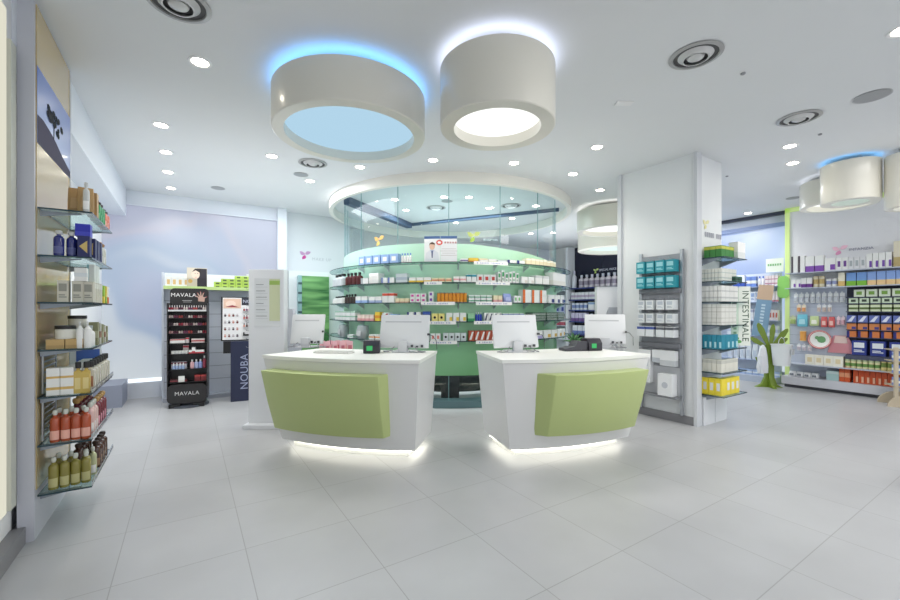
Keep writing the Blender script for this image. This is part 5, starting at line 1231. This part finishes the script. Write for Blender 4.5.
tx, ty = hz(769, 387, 0).x, hz(769, 387, 0).y
tr = thing('tree_display_stand', 'green tree-shaped display stand with paddle leaves by the window', 'display stand', (tx, ty, 0), -YAW-.2); tr.scale = (.9, .9, .9)
TG = M('tree_green', (118, 142, 44), .4)
mb = MB()
prof = [(-.26, 0), (.24, 0), (.13, .06), (.085, .2), (.075, .5), (.08, .82), (.03, .86), (-.05, .82), (-.06, .5), (-.08, .2), (-.14, .06)]
mb.T = Matrix.Rotation(R_(90), 4, 'X'); mb.prism(prof, -.03, .03); mb.T = Matrix.Rotation(R_(90), 4, 'Z') @ Matrix.Rotation(R_(90), 4, 'X'); mb.prism([(x*.9, z) for x, z in prof], -.03, .03)
mb.build('trunk', TG, tr)
for k, (bx, bz, a, l, w_) in enumerate(((-.02, .82, 112, .52, .06), (.02, .82, 84, .46, .05), (.05, .82, 52, .46, .055), (-.04, .8, 146, .36, .05), (.06, .80, 34, .34, .045), (-.06, .40, 130, .26, .035))):
    mb = MB(); mb.T = Matrix.Translation((bx, -.0+.012*k-.03, bz)) @ Matrix.Rotation(R_(90), 4, 'X') @ Matrix.Rotation(R_(a), 4, 'Z')
    pts = [(0, -.022), (l*.35, -w_*.8), (l*.7, -w_), (l*.92, -w_*.6), (l, 0), (l*.92, w_*.6), (l*.7, w_), (l*.35, w_*.7), (0, .022)]
    mb.prism(pts, -.005, .005); mb.build('leaf', TG, tr)
bs = thing('white_bucket', 'translucent white bucket hanging on the green tree stand', 'bucket', (tx+.05*_c-.22*_s, ty-.05*_s-.22*_c, .42))
MB().lathe([(.12, 0), (.15, .36), (.16, .36), (.16, .375), (.14, .375), (.115, .02)], 24).build('pail', M('bucket_white', (226, 230, 232), .3), bs)
MB().box(-.06, .06, -.165, -.15, .2, .3).build('sticker', C(200, 206, 210), bs)
mb = MB(); mb.tube([(-.15, 0, .37), (-.1, 0, .46), (0, 0, .5), (.1, 0, .46), (.15, 0, .37)], .005, 6); mb.build('handle', C(206, 210, 212), bs)
mb = MB(); n = 16; rings = []
for z, s in ((0, .10), (.12, .12), (.3, .10), (.44, .06), (.5, .02)):
    rings.append([(s*(1+.22*math.cos(5*2*math.pi*i/n+z*9))*math.cos(2*math.pi*i/n), .6*s*(1+.22*math.cos(5*2*math.pi*i/n+z*9))*math.sin(2*math.pi*i/n), z) for i in range(n)])
mb.loft(rings)
tag(mb.build('hanging_cloth', C(232, 234, 240), None, loc=(tx-.22*_c-.14*_s, ty+.22*_s-.14*_c, .28)), 'white cloth hanging bunched on the green tree stand', 'cloth')

# ------------------------------------------------------------------ navy shelf unit and white unit seen between rotunda and column
nv = thing('navy_shelf_unit', 'dark navy wall shelf unit between the rotunda and the column', 'shelf unit', (9.62, 7.0, 0))
def NVL(o): o.location = (-9.62, -7.0, 0); return o
NVL(MB().box(9.6, 9.69, 6.2, 8.2, 0, 3.22).build('navy_back', M('navy_gloss', (22, 24, 48), .25), nv))
for z in (2.03, 1.70, 1.40, 1.08, .72, .4): NVL(MB().box(9.34, 9.6, 6.2, 8.2, z-.03, z).build('shelf_board', M('navy_shelf', (52, 66, 130), .35), nv))
NVL(MB().box(9.3, 9.69, 8.2, 8.28, 0, 3.22).build('white_post', M('post_white', (230, 234, 240), .4), nv))
RO = 'the rotunda end'
emblem('butterfly_emblem', 'lime butterfly emblem with white lettering on the navy shelf unit', (0, -1, 0), (-1, 0, 0), (9.598, 7.45, 2.50), .18,
       [C(206, 226, 140), C(190, 216, 110), C(220, 232, 170)], 'SPECIAL PRICE', .085, C(206, 208, 226), (.10, -.0), 1.0)
def nrow(z, y0, y1, n, mk, h, base, acc, style, desc, nm, third=None):
    st = (y1-y0)/n
    for i in range(n):
        y = y0+st*(i+.5); Lc = (9.44, y, z+.001); w = abs(st)*.88; pl = 'on the %s navy shelf' % nm
        if mk == 'carton': carton(w, .12, h, base, acc, style, Lc, RR, desc, pl, RO, 'cream_carton')
        else: put(lathe_mesh(mk, w/2, h, base, acc, third), mk, mk, Lc, RR, desc, pl, RO)
nrow(2.03, 8.15, 8.0, 1, 'bottle', .5, (226, 228, 238), (206, 206, 226), 'x', 'tall white bottle', 'top')
nrow(2.03, 7.9, 6.3, 9, 'bottle', .36, (214, 206, 214), (206, 208, 222), 'x', 'white bottle with grey label', 'top', (150, 140, 160))
nrow(1.70, 8.15, 6.3, 15, 'carton', .2, (232, 232, 238), (190, 176, 200), 'band', 'white carton with mauve band', 'second')
nrow(1.40, 8.15, 7.6, 4, 'tin', .2, (226, 230, 240), (206, 214, 232), 'x', 'short white tin', 'third', (130, 150, 200))
nrow(1.40, 7.55, 6.3, 6, 'carton', .22, (236, 238, 242), (150, 176, 214), 'top', 'white carton with blue top', 'third')
nrow(1.08, 8.15, 7.6, 4, 'carton', .24, (206, 200, 226), (120, 90, 150), 'low', 'lilac carton with purple foot', 'fourth')
nrow(1.08, 7.55, 6.3, 8, 'bottle', .22, (232, 234, 240), (190, 200, 220), 'x', 'white bottle', 'fourth')
nrow(.72, 8.1, 6.3, 10, 'carton', .24, (228, 230, 240), (110, 130, 190), 'low', 'white carton with navy foot', 'fifth')
wu = thing('white_shelf_unit', 'white shelf unit with pale goods behind the curved glass shelves', 'shelf unit', (9.3, 8.8, 0))
MB().box(.3, .38, -.5, .48, 0, 2.6).build('back_board', M('post_white', (230, 234, 240), .4), wu)
MB().box(.0, .38, -.5, .48, 2.36, 2.5).build('canopy', C(150, 156, 168), wu)
for z in (.55, .95, 1.3, 1.62, 1.98): MB().box(-.05, .3, -.5, .48, z-.02, z).build('shelf_board', C(206, 214, 226), wu)
WN = {.55: 'lowest', .95: 'fourth', 1.3: 'third', 1.62: 'second', 1.98: 'top'}
def wrow(z, n, h, base, acc, style, desc):
    for i in range(n): y = 9.25-.95*(i+.5)/n; carton(.95/n*.86, .2, h, base, acc, style, (9.40, y, z+.001), RR, desc, 'on the %s white unit shelf' % WN[z], RO, 'goods_carton')
wrow(1.98, 5, .34, (236, 238, 242), (150, 180, 210), 'diag', 'tall white carton with blue diagonal')
wrow(1.62, 5, .2, (226, 232, 240), (70, 110, 180), 'low', 'white carton with mid blue foot')
wrow(1.3, 5, .25, (190, 200, 226), (60, 80, 160), 'square', 'grey-blue carton with blue square')
wrow(.95, 5, .25, (232, 226, 226), (190, 90, 110), 'low', 'white carton with rose foot')
wrow(.55, 5, .25, (222, 230, 226), (90, 160, 130), 'corner', 'white carton with sea green corner')
# back-wall shelf seen over the green film
bw = thing('back_shelf_unit', 'pale shelf unit with dark canopy against the back wall behind glass', 'shelf unit', (7.6, 9.1, 0))
MB().box(-.9, .9, .12, .19, 0, 2.5).build('back_board', M('post_white', (230, 234, 240), .4), bw)
MB().box(-.9, .9, -.2, .19, 2.5, 2.66).build('canopy', C(110, 124, 146), bw)
for z in (1.5, 1.9, 2.2): MB().box(-.9, .9, -.14, .12, z-.02, z).build('shelf_board', C(190, 204, 222), bw)

# ------------------------------------------------------------------ wooden stand at the edge
sx, sy = hz(896, 407, 0).x, hz(896, 407, 0).y
st = thing('wooden_stand', 'pale wooden display stand on half-round feet before the orange cartons', 'display stand', (sx, sy, 0), -YAW-.5)
WD = M('pale_wood', (196, 182, 158), .5, noise=.06)
half = [(.21*math.cos(R_(a)), .21*math.sin(R_(a))*.85) for a in range(0, 181, 15)]
for yy in (0, .34):
    mb = MB(); mb.T = Matrix.Translation((.12, yy, 0)) @ Matrix.Rotation(R_(90), 4, 'X'); mb.prism(half, -.015, .015); mb.build('foot', WD, st)
MB().box(-.02, .02, -.02, .02, .1, .86).build('upright', WD, st); MB().box(.40, .44, -.02, .02, .1, .86).build('upright', WD, st)
for z in (.3, .48, .66, .82): MB().box(-.02, .44, -.02, .32, z-.012, z).build('shelf_board', WD, st)
sm = Matrix.Translation((sx, sy, 0)) @ Matrix.Rotation(-YAW-.5, 4, 'Z')
for z, nm in ((.3, 'lowest'), (.48, 'second'), (.66, 'third')):
    for i in range(4):
        q_ = sm @ Vector((.04+.1*i, .08, z+.001)); carton(.08, .1, .12, ((120, 140, 200), (206, 190, 180), (200, 204, 214))[i % 3], W, 'band', q_, -YAW-.5, ('blue', 'beige', 'grey')[i % 3]+' carton with white band', 'on the %s shelf of the wooden stand' % nm, 'the wall unit')

e_ = hz(912, 484, 0)
er = thing('display_rack', 'low dark shelf end just entering the view beside the open floor', 'display rack', (e_.x, e_.y, 0), -YAW)
MB().box(-.03, .45, -.05, .05, 0, .04).build('foot', C(226, 226, 222), er)
MB().box(-.03, .45, -.04, .05, .2, .34).build('shelf_front', C(74, 78, 80), er)
MB().box(.05, .1, -.02, .03, .04, .2).build('post', STEEL, er)
finish_products()

# ------------------------------------------------------------------ light
def area(name, loc_, sx_, sy_, energy, col, rot=(0, 0, 0)):
    o = lamp(name, 'AREA', loc_, energy, col, shape='RECTANGLE', size=sx_, size_y=sy_); o.rotation_euler = rot; return o
area('soft_ceiling_light', (3.4, .3, 3.28), 2.4, 1.6, 34, (1, .98, .95))  # added overhead fill lamps, no fitting belongs to them
area('soft_ceiling_light', (1.2, 6.6, 3.28), 1.6, 2.0, 32, (.9, .95, 1))
area('soft_ceiling_light', (6.4, .2, 3.28), 1.8, 1.2, 34, (1, .98, .95))
area('soft_ceiling_light', (4.2, 6.6, 3.28), 2.0, 2.0, 45, (.92, 1, .98))
area('soft_ceiling_light', (8.4, 4.6, 3.28), 1.2, 1.2, 40, (.95, .97, 1))
UP = (R_(180), 0, 0)
area('added_ceiling_fill', (1.0, 6.4, 1.9), 2.6, 2.6, 13, (.92, .96, 1), UP)  # added upward fill to brighten the ceiling, lamps without any fixture
area('added_ceiling_fill', (4.2, 6.6, 2.3), 2.4, 2.4, 13, (.9, .98, 1), UP)
area('added_ceiling_fill', (7.6, 6.4, 2.3), 2.4, 3.0, 17, (.95, .97, 1), UP)
area('added_ceiling_fill', (7.2, 2.2, 2.3), 2.0, 2.0, 3, (.95, .97, 1), UP)
area('added_ceiling_fill', (3.9, 3.9, 2.0), 1.6, 1.2, 3, (1, .98, .92), UP)
wd_ = bpy.data.worlds.new('world'); SC.world = wd_; wd_.use_nodes = True
bg = wd_.node_tree.nodes['Background']; bg.inputs['Color'].default_value = (.94, .97, 1, 1); bg.inputs['Strength'].default_value = .95

# ------------------------------------------------------------------ camera
cam = bpy.data.cameras.new('camera'); co = bpy.data.objects.new('camera', cam); COL.objects.link(co)
co.location = (0, 0, CAMH); co.rotation_euler = (R_(90), 0, -YAW)
cam.sensor_width = 36; cam.lens = FPX*36/900; cam.shift_y = 10/900; cam.clip_start = .02; cam.clip_end = 100
SC.camera = co
SC.view_settings.view_transform = 'Standard'; SC.view_settings.look = 'None'; SC.view_settings.exposure = 0.47
SC.cycles.max_bounces = 8; SC.cycles.diffuse_bounces = 4; SC.cycles.glossy_bounces = 3; SC.cycles.transparent_max_bounces = 16
SC.cycles.sample_clamp_indirect = 4; SC.cycles.caustics_reflective = False; SC.cycles.caustics_refractive = False
